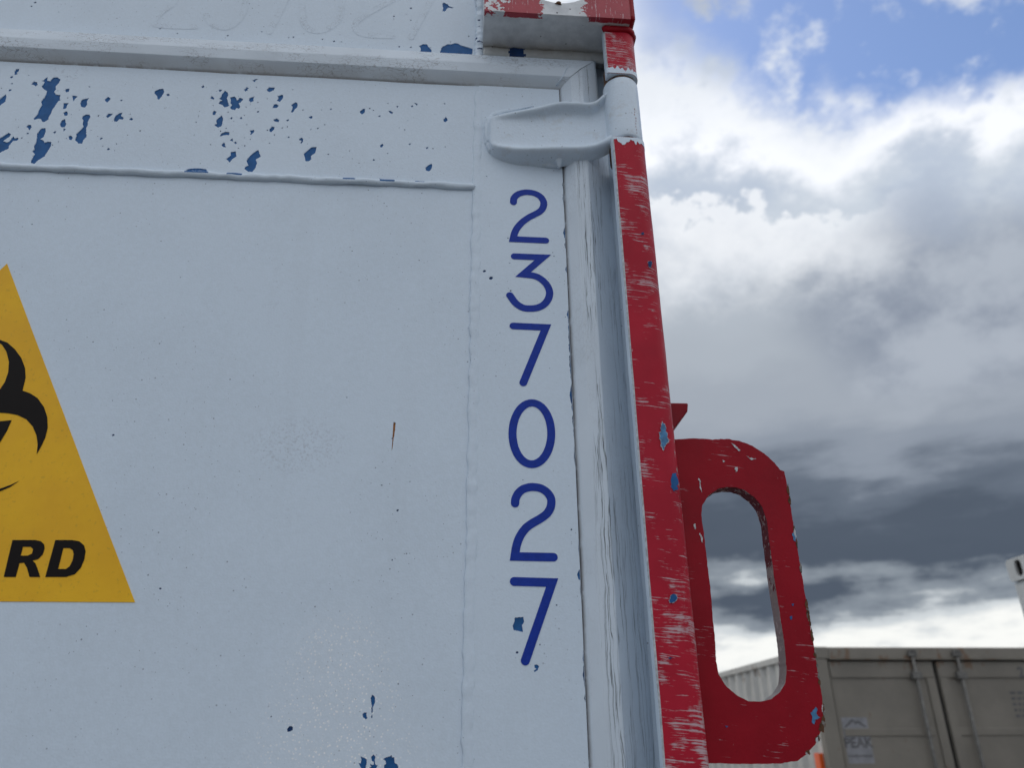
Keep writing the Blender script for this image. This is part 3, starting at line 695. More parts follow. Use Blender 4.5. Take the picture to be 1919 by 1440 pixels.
let(0, sl([(-745,1225),(-745,1178),(-722,1140),(-685,1126),(-645,1126),(-612,1142),(-600,1175),(-602,1225),(-622,1262),(-660,1277),(-700,1277),(-732,1262)]), [sl([(-702,1222),(-700,1182),(-682,1160),(-658,1160),(-645,1178),(-646,1222),(-662,1243),(-688,1243)])])
let(0, sl([(-590,1275),(-590,1128),(-548,1128),(-548,1182),(-505,1182),(-505,1128),(-463,1128),(-463,1275),(-505,1275),(-505,1218),(-548,1218),(-548,1275)]))

# ---- gasket: one painted rubber strip along the top and down the hinge side, mitred at the corner
prof = [(-.001, .006), (0, .0015), (.004, -.0028), (.0125, -.0100), (.0132, -.0104), (.0260, -.0120), (.0267, -.0120), (.044, -.0085), (.0462, -.0065), (.0475, .001), (.048, .012)]
prof_s = [(-.001, .006), (0, .0015), (.004, -.0035), (.0125, -.0100), (.0135, -.0105), (.0270, -.0118), (.0280, -.0115), (.054, .0140), (.0565, .0165), (.058, .018), (.060, .020)]
path = []; x_c = .1157; z_c = z_g-.0012
N1, N2 = 130, 240
for i in range(N1+1): path.append((-1.06+(x_c+1.06)*i/N1, 'top'))
for i in range(N2+1): path.append((z_c-(z_c-.15)*i/N2, 'side'))
gv, guv, gf = [], [], []; cum = 0
for i, (p, k) in enumerate(path):
    for (ct, yt), (cs_, ys_) in zip(prof, prof_s):
        w_ = 0 if k == 'top' else min(1, max(0, (z_c-p)/.07)); c = ct+(cs_-ct)*w_; y = yt+(ys_-yt)*w_
        if k == 'top':
            wob = .0007*n3(p*9, c*40)+.0005*n3(p*30, c*60, 3)
            t_ = (p+1.06)/(x_c+1.06); xx = p+(c if i == N1 else 0)
            gv.append((xx, y+wob*(1 if y < -.002 else 0), z_c+c+wob)); guv.append((xx+.9-.0, c))
        else:
            wob = .0006*n3(p*9, c*40, 7)+.0005*n3(p*26, c*60, 3)
            zz = p+(c if i == N1+1 else 0)
            gv.append((x_c+c+wob, y+wob*(1 if y < -.002 else 0), zz)); guv.append((2+z_c-zz+.1, c))
np_ = len(prof)
for i in range(len(path)-1):
    if i == N1: continue
    for j in range(np_-1): gf.append((i*np_+j, i*np_+j+1, (i+1)*np_+j+1, (i+1)*np_+j))
me = bpy.data.meshes.new('door_gasket'); me.from_pydata(gv, [], gf); me.update()
uvl = me.uv_layers.new(name='UVMap')
for lp in me.loops: uvl.data[lp.index].uv = guv[lp.vertex_index]
bm = bmesh.new(); bm.from_mesh(me); bmesh.ops.recalc_face_normals(bm, faces=bm.faces); bm.to_mesh(me); bm.free()
gasket = link('door_gasket', me, M['gasket'], box, True, 'painted rubber door seal along the top and hinge side')
try: me.set_sharp_from_angle(angle=radians(9))
except Exception: pass
# corner fold of the seal
mb = MB(); mb.tube([(x_c-.004, -.0035, z_c+.004), (x_c+.003, -.0098, z_c+.012), (x_c+.009, -.0118, z_c+.026)], lambda i, a: .0012, 6)
mb.build('fold', M['white'], gasket, True)

# ---- header, casting, post
YH = .0035
ghost_pts = {
 '2': [(335,-25),(325,5),(300,25),(292,46),(365,50)], '3': [(460,-10),(455,25),(430,50),(400,46),(386,28)], '7': [(545,-20),(505,60)],
 '0': [(575,-20),(566,10),(572,48),(600,58),(632,40),(640,10),(640,-20)], '2b': [(735,0),(690,25),(665,45),(680,64),(735,68)], '7b': [(810,-5),(770,70)]}
hdr = chip_plate('header_beam', -2.06, .0185, z_g+.01, Z_TOP-.004, YH, build_chips([(H_, chipH)], [(H_, dotH)], imgH, YH), PM, box, .03, label='white header beam above the doors')
for k, pts in ghost_pts.items():
    mb = MB(); stroke(catmull([Vector(xz(a, b, YH)) for a, b in pts], 6), .0085, YH-.0002, mb)
    link('faded_digit', mb.mesh('faded_digit', False), M['ghost'], hdr)
bead('weld_bead', [(.0165+.0010*n3(z*60, 2), YH-.001, z) for z in [z_g+.047+i*.0012 for i in range(112)]], .0062, hdr, [M['white'], M['blue_dark']], .55, .7, 12, 11, lambda i, j: 1 if n3(i*.21, j*.37, 5) > .46 else 0, 85)

# corner casting: hollow block with a front eye, open above
CX0, CX1, CY0, CY1, CZ0, CZ1 = .0200, .1985, -.0550, .1070, 2.4735, 2.5915
hc = xz(1047, -29, CY0); hw, hh = .0400, .0330
hole_n = 28
hole = [(hc[0]+hw*cos(2*pi*k/hole_n), hc[1]+hh*sin(2*pi*k/hole_n)) for k in range(hole_n)]
hole = [(x, z+.0006*n3(x*400, z*400)) for x, z in hole]
def casting_paint():
    mt, t, b = mat('casting_paint'); c = coords(t); x, y, z = t.sep(c)
    red = t.mix(t.sstep(t.noise(c, 40, 4, .6), .3, .7), (.34, .02, .035, 1), (.42, .028, .05, 1))
    wht = t.mix(t.sstep(t.noise(c, 60, 4, .6), .3, .7), (.58, .60, .62, 1), (.74, .76, .78, 1))
    nz = t.m('MULTIPLY', t.m('SUBTRACT', t.noise(c, 90, 5, .62), .5), .05)
    front = t.sstep(t.m('ADD', y, t.m('MULTIPLY', nz, .12)), CY0+.0075, CY0+.0065)
    # worn white round the eye and at the left end
    dx_ = t.m('ABSOLUTE', t.m('SUBTRACT', x, hc[0]+.004))
    worn = t.sstep(t.m('ADD', dx_, nz), .027, .0255)
    worn2 = t.m('MULTIPLY', t.sstep(t.m('ADD', t.m('ABSOLUTE', t.m('SUBTRACT', x, CX0+.013)), nz), .0105, .0095), t.sstep(t.noise(c, 170, 3, .5), .40, .46))
    w = t.m('MAXIMUM', worn, worn2)
    str_ = t.m('MULTIPLY', t.sstep(t.noise(t.comb(t.m('MULTIPLY', x, 520), t.m('MULTIPLY', y, 60), t.m('MULTIPLY', z, 60)), 1, 3, .6), .62, .68), .6)
    red = t.mix(str_, red, (.6, .5, .53, 1))
    base = t.mix(t.m('MULTIPLY', front, t.m('SUBTRACT', 1, w)), wht, red)
    sp = t.voro(c, 120); bl = t.m('MULTIPLY', t.sstep(sp.outputs['Distance'], .16, .10), t.m('GREATER_THAN', t.sep(sp.outputs['Color'])[0], .8))
    base = t.mix(t.m('MULTIPLY', bl, w), base, (.03, .03, .04, 1))
    gr = t.m('MULTIPLY', t.sstep(y, -.016, .004), t.sstep(t.noise(c, 50, 5, .65), .36, .6))
    base = t.mix(t.m('MULTIPLY', gr, .55), base, (.30, .25, .19, 1))
    t.put(b.inputs['Base Color'], base); b.inputs['Roughness'].default_value = .42
    bump(t, b, t.m('ADD', t.noise(c, 60, 4, .55), t.m('MULTIPLY', t.noise(c, 420, 3, .5), .3)), .5, .001); return mt
M['casting'] = casting_paint()
cb = MB()
outer = [(CX0, CZ0), (CX1, CZ0), (CX1, CZ1), (CX0, CZ1)]
# front wall with the eye
fill([outer, hole], CY0, cb); b0 = len(cb.v)
TH = .016
for k in range(hole_n): cb.v += [(hole[k][0], CY0, hole[k][1]), (hole[k][0], CY0+TH, hole[k][1])]
for k in range(hole_n):
    j = (k+1) % hole_n; cb.f.append((b0+2*k, b0+2*j, b0+2*j+1, b0+2*k+1)); cb.mi.append(0)
fill([outer, hole], CY0+TH, cb)
cb.box(CX0, CX1, CY0+.0004, CY1, CZ0-.0004, CZ0+.010)
cb.box(CX0-.0003, CX0+.016, CY0+.0004, CY1, CZ0+.0097, CZ1)
cb.box(CX1-.016, CX1+.0003, CY0+.0004, CY1, CZ0+.0097, CZ1)
cb.box(CX0+.0157, CX1-.0157, CY1-.016, CY1-.0003, CZ0+.0097, CZ1-.0003)
cast = cb.build('corner_casting', M['casting'], box, label='red and white corner casting with an open eye')
mb = MB(); q = xz(1046, 3, CY0); mb.tube([(q[0], CY0+.004, q[1]-.004), (q[0]+.001, CY0+.003, q[1]+.001), (q[0]+.0005, CY0+.004, q[1]+.0045)], lambda i, a: (.006, .0035, .0012)[i], 8)
mb.build('rust_lump', M['rust'], cast, True)
# grimy sealant along the back of its underside
bead('sealant_bead', [(.0205+i*.0016, -.0010+.0006*n3(i*.3), 2.4655+.0008*n3(i*.21, 4)) for i in range(102)], .0085, cast,
     [white_paint('grimy_sealant', (.55, .57, .57), extra=grime_low(2.478, 2.455, amt=.55)), M['blue_dark']], .18, .45, 14, 3,
     lambda i, j: 1 if (20+2*n3(j*.9) < i < 32+3*n3(j*.7, 4) and 3 < j < 11) else 0)

# corner post: a folded red section with a rounded outer edge and a pale inner face
PX0, PX1, PY0, PY1 = .1672, .2062, -.0420, .115
def post_poly(grow=0.):
    r = .013; p = [(PX0+.0165, PY1), (PX0+.0165, PY0+.012), (PX0-grow, PY0+.012), (PX0-grow, PY0+.0015-grow), (PX0+.0015-grow, PY0-grow)]; mi = [1, 1, 1, 2]
    cxx, cyy = PX1-r, PY0+r
    for k in range(9):
        a = -pi/2+pi/2*k/8; p.append((cxx+(r+grow)*cos(a), cyy+(r+grow)*sin(a))); mi.append(0)
    p.append((PX1+grow, PY1)); mi += [0, 0]
    return p, mi
z_k0, z_k1 = xz(1180, 257, PY0)[1], xz(1170, 138, PY0)[1]
PMAT = [M['post'], M['white'], M['grey_edge']]
def post(name, z0, z1, label):
    mb = MB(); p, mi = post_poly(); n = max(2, int((z1-z0)/.01)); b = len(mb.v); k = len(p)
    for i in range(n+1):
        z = z0+(z1-z0)*i/n
        for j, (x, y) in enumerate(p):
            f = .0005*fbm(z*14, j*.4, 1, 2) if j not in (0, k-1) else 0
            mb.v.append((x+f, y+f*.6, z))
    for i in range(n):
        for j in range(k):
            j2 = (j+1) % k; mb.f.append((b+i*k+j, b+i*k+j2, b+(i+1)*k+j2, b+(i+1)*k+j)); mb.mi.append(mi[j])
    mb.f.append(tuple(b+j for j in range(k))); mb.mi.append(1); mb.f.append(tuple(b+n*k+j for j in range(k))); mb.mi.append(1)
    o = mb.build(name, PMAT, box, True, label)
    try: o.data.set_sharp_from_angle(angle=radians(38))
    except Exception: pass
    return o
post_lo = post('corner_post', .118, z_k0, 'scratched red corner post below the hinge')
post_hi = post('corner_post', z_k1, CZ0-.0006, 'short red post stub above the hinge')
# weld roll between casting and post stub
mb = MB(); p, _ = post_poly(.0)
ring = [(x, y, CZ0-.004+.001*n3(x*90, y*90)) for x, y in p[3:]]
mb.tube(ring, lambda i, a: .0048*(1+.2*n3(i*.8, a)), 10, flat=.8); mb.build('weld_roll', M['red'], cast, True)
mb = MB(); mb.box(CX1-.004, .2068, CY0+.004, CY1-.01, CZ0+.006, CZ1-.002); mb.build('side_plate', M['red'], cast, bevel=.004)

# ends of the post where the red gave way to white
def edge_white(name, z, up, seed):
    """ragged white cap band wrapping the post end"""
    mb = MB(); p, _ = post_poly(.00035); fr = p[3:]; cols = []
    # resample round the section
    P = [Vector(q) for q in fr[:-1]]+[Vector((PX1+.00035, .02))]
    L = [0]
    for a, c in zip(P, P[1:]): L.append(L[-1]+(c-a).length)
    n = 240
    for i in range(n+1):
        d = L[-1]*i/n; k = max(j for j in range(len(L)) if L[j] <= d+1e-9); k = min(k, len(P)-2)
        t_ = (d-L[k])/(L[k+1]-L[k]); q = P[k].lerp(P[k+1], t_)
        h = .0075+.006*fbm(i*.045+seed, seed, 0, 2)+.0036*fbm(i*.13+seed, 3, seed, 4)
        cols.append((q.x, q.y, max(.0015, h)))
    b = len(mb.v)
    for x, y, h in cols: mb.v += [(x, y, z), (x, y, z+(h if up else -h))]
    for i in range(n): mb.f.append((b+2*i, b+2*i+2, b+2*i+3, b+2*i+1)); mb.mi.append(0)
    return mb
edge_white('bare_end', z_k1+.0004, True, 3).build('bare_end', M['white'], post_hi)
edge_white('bare_end', z_k0-.0004, False, 9).build('bare_end', M['white'], post_lo)
# blue knocks on the post front
def decal(name, px_poly, y, m_, parent, seed=1, rim=True):
    poly = jag([xz(a, b, y) for a, b in px_poly], .0016, .0013, seed+.5); cx_ = sum(p[0] for p in poly)/len(poly); cz_ = sum(p[1] for p in poly)/len(poly)
    mb = MB(); fill([jag(poly, .0009, .0005, seed)], y-.0003, mb, 1)
    if rim:
        mb2 = [(cx_+(x-cx_)*1.10+.0006*n3(z*500, x*300), cz_+(z-cz_)*1.05) for x, z in poly]; fill([jag(mb2, .0009, .0006, seed+3)], y-.00015, mb, 0)
    return link(name, mb.mesh(name, False), [M['grey_edge'], m_], parent)
yp = PY0-.0006
decal('bare_patch', [(1241,791),(1246,797),(1249,812),(1252,825),(1247,836),(1243,844),(1239,832),(1236,815),(1238,800)], yp, M['blue_light'], post_lo)
decal('bare_patch', [(1260,888),(1268,887),(1270,905),(1271,918),(1263,921),(1258,912),(1258,899)], yp+.0008, M['blue'], post_lo, 2, False)
decal('bare_patch', [(1259,1116),(1266,1116),(1269,1123),(1265,1130),(1256,1131),(1253,1126)], yp, M['blue'], post_lo, 3)
decal('bare_patch', [(1214,490),(1222,490),(1221,499),(1217,502)], yp, M['blue_dark'], post_lo, 4)
decal('bare_patch', [(1201,436),(1208,436),(1206,440),(1202,440)], yp, M['blue_dark'], post_lo, 5, False)
decal('bare_patch', [(1251,1233),(1260,1232),(1256,1236)], yp, M['blue_dark'], post_lo, 6, False)

# ---- hinge
KX, KY, KR = .1865, -.0215, .0208
def hz(px, py, y): return xz(px, py, y)
top_px = [(916,226),(926,214),(960,204),(1003,195),(1048,184),(1080,184),(1112,185),(1130,172),(1150,153)]
bot_px = [(916,262),(924,276),(960,284),(1003,285),(1045,284),(1080,284),(1112,280),(1130,274),(1150,264)]
yf = [-.008, -.013, -.018, -.0215, -.0245, -.0255, -.0265, -.029, -.034]       # crest depth
dep = [.0, .0006, .0050, .0095, .0120, .0120, .0125, .0115, .0060]              # web sunk below the crests
yb = [.0, .0, .0, .0, -.001, -.006, -.011, -.013, -.018]
rows = []
T_ = [hz(px, py, y) for (px, py), y in zip(top_px, yf)]; B_2 = [hz(px, py, y) for (px, py), y in zip(bot_px, yf)]
tt = catmull([Vector((a[0], a[1], y)) for a, y in zip(T_, yf)], 6); bb = catmull([Vector((a[0], a[1], y)) for a, y in zip(B_2, yf)], 6)
dd = catmull([Vector((d, y, 0)) for d, y in zip(dep, yb)], 6)
sv, sf = [], []
cs = [(-.03, 1.0), (-.005, .75), (.03, .10), (.07, .0), (.115, .02), (.155, None, .55), (.19, None, 1), (.35, None, 1.0), (.5, None, 1), (.65, None, 1.0), (.80, None, 1), (.835, None, .55), (.875, .02), (.92, .0), (.965, .10), (1.005, .75), (1.03, 1.0)]
for i in range(len(tt)):
    a, c = tt[i], bb[i]; dpt, back = dd[i].x, dd[i].y
    for e in cs:
        k = e[0]; x = a.x+(c.x-a.x)*k; z = a.y+(c.y-a.y)*k; y = a.z+(c.z-a.z)*k
        if e[1] is not None: y = y+(back-y)*e[1]
        else: y = y+dpt*e[2]
        sv.append((x, y, z))
nc = len(cs)
for i in range(len(tt)-1):
    for j in range(nc-1): sf.append((i*nc+j, i*nc+j+1, (i+1)*nc+j+1, (i+1)*nc+j))
# left end cap down to the door
b = len(sv); 
for j in range(nc): x, y, z = sv[j]; sv.append((x-.006, 0.001, z))
for j in range(nc-1): sf.append((j, j+1, b+j+1, b+j))
# back
bk = len(sv)
for i in range(len(tt)):
    for e in (cs[0], cs[-1]):
        k = e[0]; x = tt[i].x+(bb[i].x-tt[i].x)*k; z = tt[i].y+(bb[i].y-tt[i].y)*k; sv.append((x, dd[i].y+.0004, z))
for i in range(len(tt)-1): sf.append((bk+2*i, bk+2*i+2, bk+2*i+3, bk+2*i+1))
me = bpy.data.meshes.new('hinge'); me.from_pydata(sv, [], sf); me.update()
bm = bmesh.new(); bm.from_mesh(me); bmesh.ops.recalc_face_normals(bm, faces=bm.faces); bm.to_mesh(me); bm.free()
hinge = link('hinge', me, M['hinge'], box, True, 'white forged hinge strap with raised edges')
ss = hinge.modifiers.new('subsurf', 'SUBSURF'); ss.levels = ss.render_levels = 1
mb = MB(); kz0, kz1 = z_k0+.0030, z_k1-.0034
zs = [kz0, kz0+.0012, kz0+.003]+[kz0+.003+(kz1-kz0-.006)*i/8 for i in range(1, 8)]+[kz1-.003, kz1-.0012, kz1]
rr = [KR-.0022, KR-.0006, KR]+[KR]*7+[KR, KR-.0006, KR-.0022]
mb.tube([(KX, KY, z) for z in zs], lambda i, a: rr[i]*(1+.008*n3(i*.7, a)), 40, axis=(0, 1, 0)); mb.build('knuckle', M['hinge'], hinge, True, 'white hinge knuckle on the post')
mb = MB(); mb.cyl((KX, KY, z_k0-.02), (KX, KY, z_k1+.02), .0188, 28); mb.build('pin', M['rust'], hinge, True)
# red smear on the knuckle
a0 = radians(28); sm = MB(); 
for q in range(9):
    z = kz0+.006+q*.0045; an = a0+.10*n3(q*.9, 3); w = .02+.03*abs(n3(q*1.3, 7)); h = .0012+.0016*abs(n3(q*1.7, 2)); R_ = KR+.0003
    P = [(an-w, z), (an+w*.4, z+h), (an+w, z+h*.3), (an+w*.2, z-h)]
    sm.add([(KX+R_*sin(t_), KY-R_*cos(t_), zz) for t_, zz in P], [(0, 1, 2, 3)])
sm.build('red_smear', M['red_dull'], hinge)
# fillet weld round the strap
fp = [(1000,199),(960,208),(930,216),(918,228),(915,246),(917,268),(924,284),(945,293),(975,299),(1010,306),(1038,310),(1046,307)]
fw = [Vector((*xz(px, py, .0), 0)) for px, py in fp]; fw = catmull([Vector((p.x, -.0008, p.y)) for p in fw], 12)
mb = MB(); nF = len(fw); mb.tube(fw, lambda i, a: .0050*min(1, i/22, (nF-1-i)/8+.3)*(1+.22*fbm(i*.18, a*.4, 2, 3)), 12, flat=.85, axis=(0, 1, 0)); mb.build('fillet_weld', M['hinge'], hinge, True)
# paint drip under the strap
d0 = at(1047, 298, -.010); mb = MB()
mb.tube([d0+Vector((0, .003, .006)), d0+Vector((0, .001, .0015)), d0+Vector((.0003, .0015, -.003)), d0+Vector((.0005, .003, -.0085)), d0+Vector((.0006, .0035, -.0105))], lambda i, a: (.0080, .0070, .0040, .0022, .0008)[i], 10)
mb.build('paint_drip', M['hinge'], hinge, True)

# ---- lashing plate and bracket on the post's outer side
YP = -.0080
outl = [(1262,824),(1300,822),(1335,824),(1362,823),(1386,827),(1410,836),(1432,850),(1452,868),(1462,881),(1470,884),
        (1478,925),(1487,985),(1498,1050),(1508,1110),(1518,1170),(1526,1215),(1534,1268),(1541,1312),(1544,1345),(1540,1368),(1530,1392),(1512,1415),(1495,1427),(1465,1432),(1420,1433),(1370,1433),(1322,1431),(1318,1400),(1300,1200)]
slot = [(1362,913),(1345,917),(1328,929),(1316,947),(1314,966),(1319,1000),(1325,1050),(1331,1100),(1336,1160),(1340,1200),(1342,1240),(1347,1265),(1362,1288),(1382,1305),(1402,1315),(1425,1316),(1446,1311),(1462,1298),(1471,1282),(1474,1262),(1472,1225),(1466,1180),(1458,1130),(1449,1070),(1441,1010),(1437,975),(1428,950),(1413,932),(1395,919),(1380,914)]
po = jag([xz(a, b, YP) for a, b in outl], .0025, .0005, 4); ps = jag([xz(a, b, YP) for a, b in slot], .0025, .0004, 9)
po = [(max(x, PX1-.006), z) for x, z in po]
mb = MB(); TP = .016
fill([po, ps], YP, mb, 0); fill([po, ps], YP+TP, mb, 0)
for loop, mi in ((po, 1), (ps, 2)):
    b = len(mb.v); k = len(loop)
    for x, z in loop: mb.v += [(x, YP, z), (x, YP+TP, z)]
    for i in range(k):
        j = (i+1) % k; mb.f.append((b+2*i, b+2*j, b+2*j+1, b+2*i+1)); mb.mi.append(mi)
bm = bmesh.new(); me = mb.mesh('lashing_plate'); bm.from_mesh(me); bmesh.ops.remove_doubles(bm, verts=bm.verts, dist=1e-6); bmesh.ops.recalc_face_normals(bm, faces=bm.faces); bm.to_mesh(me); bm.free()
def worn_edge(name, a, b_, k0, k1=0.):
    mt, t, b = mat(name); c = coords(t)
    n = t.noise(c, 70, 5, .65)
    zk = t.m('MULTIPLY', t.sstep(t.sep(c)[2], 1.90, 1.74), k1); base = t.mix(t.sstep(t.m('ADD', n, zk), k0, k0+.05), a, b_); base = t.mix(t.sstep(t.noise(c, 160, 3, .6), .60, .64), base, (.50, .49, .47, 1))
    t.put(b.inputs['Base Color'], base); b.inputs['Roughness'].default_value = .7; bump(t, b, t.noise(c, 180, 4, .6), .5, .002); return mt
plate = link('lashing_plate', me, [M['red'], worn_edge('rusty_cut_edge', (.16, .012, .02), (.06, .04, .028), .45), worn_edge('worn_slot_edge', (.13, .010, .018), (.33, .32, .31), .58, .22)], box, False, 'red slotted lashing plate on the side of the post')
bv = plate.modifiers.new('bevel', 'BEVEL'); bv.width = .0012; bv.segments = 2; bv.limit_method = 'ANGLE'; bv.angle_limit = radians(60)
for q, (poly, mt_) in enumerate([([(1483,999),(1487,996),(1491,1006),(1492,1020),(1486,1012)], M['blue_light']), ([(1516,1335),(1528,1322),(1534,1326),(1530,1338),(1540,1345),(1528,1352),(1526,1362),(1516,1358),(1522,1346)], M['blue_light']),
                        ([(1482,1132),(1489,1131),(1487,1137)], M['blue']), ([(1478,1156),(1486,1153),(1485,1163),(1480,1163)], M['blue']), ([(1376,875),(1383,874),(1383,885),(1378,888)], M['grey_edge']),
                        ([(1366,828),(1378,833),(1390,846),(1387,848),(1374,838)], M['grey_edge']), ([(1308,891),(1312,905),(1316,922),(1318,930),(1311,915)], M['grey_edge']), ([(1299,983),(1304,980),(1305,992),(1302,995)], M['grey_edge']),
                        ([(1310,996),(1315,1004),(1318,1022),(1313,1014)], M['grey_edge']), ([(1396,853),(1404,858),(1422,861),(1408,864)], M['grey_edge']), ([(1353,862),(1360,866),(1355,868)], M['grey_edge']), ([(1358,1361),(1365,1361),(1361,1366)], M['blue'])]):
    decal('bare_patch', [(sum(p[0] for p in poly)/len(poly)*.25+a*.75, sum(p[1] for p in poly)/len(poly)*.25+b*.75) for a, b in poly], YP-.0001, mt_, plate, 20+q, False)
# rust and bare steel gnawed along the plate's outer edge
rs = MB(); rg = random.Random(5); eo = [(1470,884),(1478,925),(1487,985),(1498,1050),(1508,1110),(1518,1170),(1526,1215),(1534,1268),(1541,1312),(1544,1345),(1540,1368),(1530,1392),(1512,1415)]
EP = catmull([Vector((a, b)) for a, b in eo], 8)
for i in range(46):
    k = int(len(EP)*min(.999, rg.random()**.75)); p = EP[min(k, len(EP)-1)]; w = rg.uniform(1.2, 4.0)*(1.7 if k > 70 else 1); h = rg.uniform(4, 13)
    if k >= 84: h *= .6
    poly = [xz(a, b, YP) for a, b in [(p.x+1-h*.15, p.y-h), (p.x+2, p.y), (p.x+1+h*.13, p.y+h), (p.x-w*.7, p.y+h*.4), (p.x-w, p.y-h*.1), (p.x-w*.6, p.y-h*.6)]]
    fill([jag(poly, .0008, .0006, i)], YP-.0001-.00001*i, rs, rg.choice((0, 0, 0, 0, 2, 2, 1)))
link('edge_rust', rs.mesh('edge_rust', False), [M['rust'], M['grey_edge'], M['steel']], plate, kind='stuff')

BY = .045
q1, q2 = xz(1240, 755, BY), xz(1290, 756, BY); q3 = xz(1289, 771, BY); q4 = xz(1262, 806, BY); q5 = xz(1240, 812, BY)
mb = MB(); mb.prism_y([q1, q2, q3, q4, q5], BY, BY+.06); mb.build('bracket', M['red_dull'], box, bevel=.0015, label='small red gusset bracket behind the post')

# ---- the rest of the container body
mb = MB(); mb.box(.150, .186, .0215, .034, .16, CZ0-.002); mb.build('door_jamb', M['white'], box)
mb = MB(); mb.box(X_L+.04, PX0-.001, -.008, .08, .118, .158); mb.build('door_sill', M['white'], box, bevel=.003)
mb = MB(); mb.box(-2.06, -1.062, .001, .03, .16, z_g); mb.build('far_door', M['white'], box, bevel=.002)
for x in (-1.30, -1.75):
    mb = MB(); mb.cyl((x, -.03, .13), (x, -.03, 2.50), .017, 14); mb.box(x-.04, x+.04, -.05, .003, 1.05, 1.11); mb.box(x-.04, x+.04, -.05, .003, 2.2, 2.26); mb.build('locking_bar', M['white'], box, True)
mb = MB(); mb.box(X_L+.001, X_L+.16, PY0, .12, .118, CZ0); mb.build('corner_post', M['post'], box, bevel=.01, label='red corner post on the far side of the doors')
for nx in (X_L, ):
    mb = MB(); mb.box(nx, nx+.178, CY0, CY1, CZ0, CZ1); mb.build('corner_casting', M['casting'], box, bevel=.004)
for nx in (X_L, CX0+.0085):
    mb = MB(); mb.box(nx, nx+.178, CY0, CY1, 0, .117); mb.build('corner_casting', M['casting'], box, bevel=.004)
def corrugated(x, y0, y1, z0, z1, sgn, pitch=.278, deep=.036, th=.003):
    mb = MB(); pts = []; y = y0
    while y < y1-pitch: pts += [(x, y), (x, y+.07), (x-sgn*deep, y+.139), (x-sgn*deep, y+.209)]; y += pitch
    pts += [(x, y), (x, y1)]
    for (xa, ya), (xb, yb_) in zip(pts, pts[1:]):
        mb.add([(xa, ya, z0), (xb, yb_, z0), (xb, yb_, z1), (xa, ya, z1)], [(0, 1, 2, 3)])
    return mb
L_B = 6.05
corrugated(PX1-.022, PY1, L_B, .16, 2.52, 1).build('side_wall', M['white'], box)
corrugated(X_L+.015, PY1, L_B, .16, 2.52, -1).build('side_wall', M['white'], box)
for x in (PX1-.06, X_L+.002):
    mb = MB(); mb.box(x, x+.06, CY1+.001, L_B, 2.52, 2.578); mb.build('roof_rail', M['red'], box, bevel=.004)
    mb = MB(); mb.box(x, x+.06, CY1+.001, L_B, .02, .16); mb.build('floor_rail', M['white'], box, bevel=.004)
mb = MB(); mb.box(X_L+.062, PX1-.062, .0345, L_B, 2.55, 2.570); mb.build('roof', M['white'], box)
mb = MB(); mb.box(X_L+.03, PX1-.03, L_B-.03, L_B, .1, 2.55); mb.build('end_wall', M['white'], box)
# ------------------------------------------------------------------ the grey container in the yard behind
def tan_mat(name, col):
    mt, t, b = mat(name); c = coords(t); x, y, z = t.sep(c)
    base = t.mix(t.sstep(t.noise(c, 2.2, 6, .6), .3, .7), tuple(k*.86 for k in col), tuple(k*1.08 for k in col))
    rn = t.noise(t.vm('MULTIPLY', c, (3.5, 3.5, 1.6)), 2.6, 6, .65)
    rz = t.m('MULTIPLY', t.sstep(z, 2.30, 2.46), .12)
    base = t.mix(t.m('MULTIPLY', t.sstep(t.m('ADD', rn, rz), .665, .72), .7), base, (.16, .085, .04, 1))
    t.put(b.inputs['Base Color'], base); b.inputs['Roughness'].default_value = .55
    bump(t, b, t.noise(c, 14, 5, .6), .25, .01); return mt
M['tan'] = tan_mat('weathered_tan_paint', (.20, .18, .15)); M['tan_lit'] = tan_mat('sunlit_tan_paint', (.52, .505, .47))  # second tan has sunlight on side, roof and rails put into its colour
M['tan_dark'] = plain('door_seal_rubber', (.015, .014, .013), .7, .2, 5, bumps=0)
M['galv'] = plain('galvanised_bar', (.13, .125, .115), .6, .3, 30, bumps=0)
M['decal_w'] = plain('faded_decal', (.235, .235, .25), .5, .15, 12, bumps=0)
M['decal_t'] = plain('decal_print', (.10, .097, .10), .5, .2, 12, bumps=0)
M['orange'] = plain('orange_plastic', (.85, .12, .02), .3, .1, 5, bumps=0)
GY = 7.42; d0 = at(1519, 1215, GY); GX0 = d0.x; GX1 = GX0+2.52; GZ = at(1540, 1213, GY).z; GL = 6.05
tan = empty('shipping_container', (GX0+1.2, GY, 0), 'weathered tan container beyond the red lashing plate, faded decal on its door', 'container')
def P(name, mats, f, parent=tan, bevel=.004, smooth=False, label=None):
    mb = MB(); f(mb); return mb.build(name, mats, parent, smooth, label, bevel)
for x in (GX0, GX1-.178):
    for y in (GY, GY+GL-.162):
        for z in (0, GZ-.118): P('corner_casting', M['tan'], lambda mb: mb.box(x, x+.178, y-.004, y+.162, z, z+.118), bevel=.008)
for x in (GX0+.004, GX1-.158):
    for y in (GY+.002, GY+GL-.12): P('corner_post', M['tan'], lambda mb: mb.box(x, x+.154, y, y+.12, .119, GZ-.119), bevel=.01)
P('header_beam', M['tan'], lambda mb: mb.box(GX0+.179, GX1-.179, GY-.002, GY+.1, GZ-.118, GZ-.004), bevel=.006)
P('rain_gutter', M['tan'], lambda mb: mb.box(GX0+.17, GX1-.17, GY-.03, GY-.0025, GZ-.128, GZ-.119), bevel=.002)
P('door_sill', M['tan'], lambda mb: mb.box(GX0+.179, GX1-.179, GY, GY+.1, .02, .15))
xm = at(1760, 1280, GY).x
P('door_seal', M['tan_dark'], lambda mb: mb.box(GX0+.159, GX1-.159, GY+.050, GY+.09, .151, GZ-.129), bevel=0)
doors = []
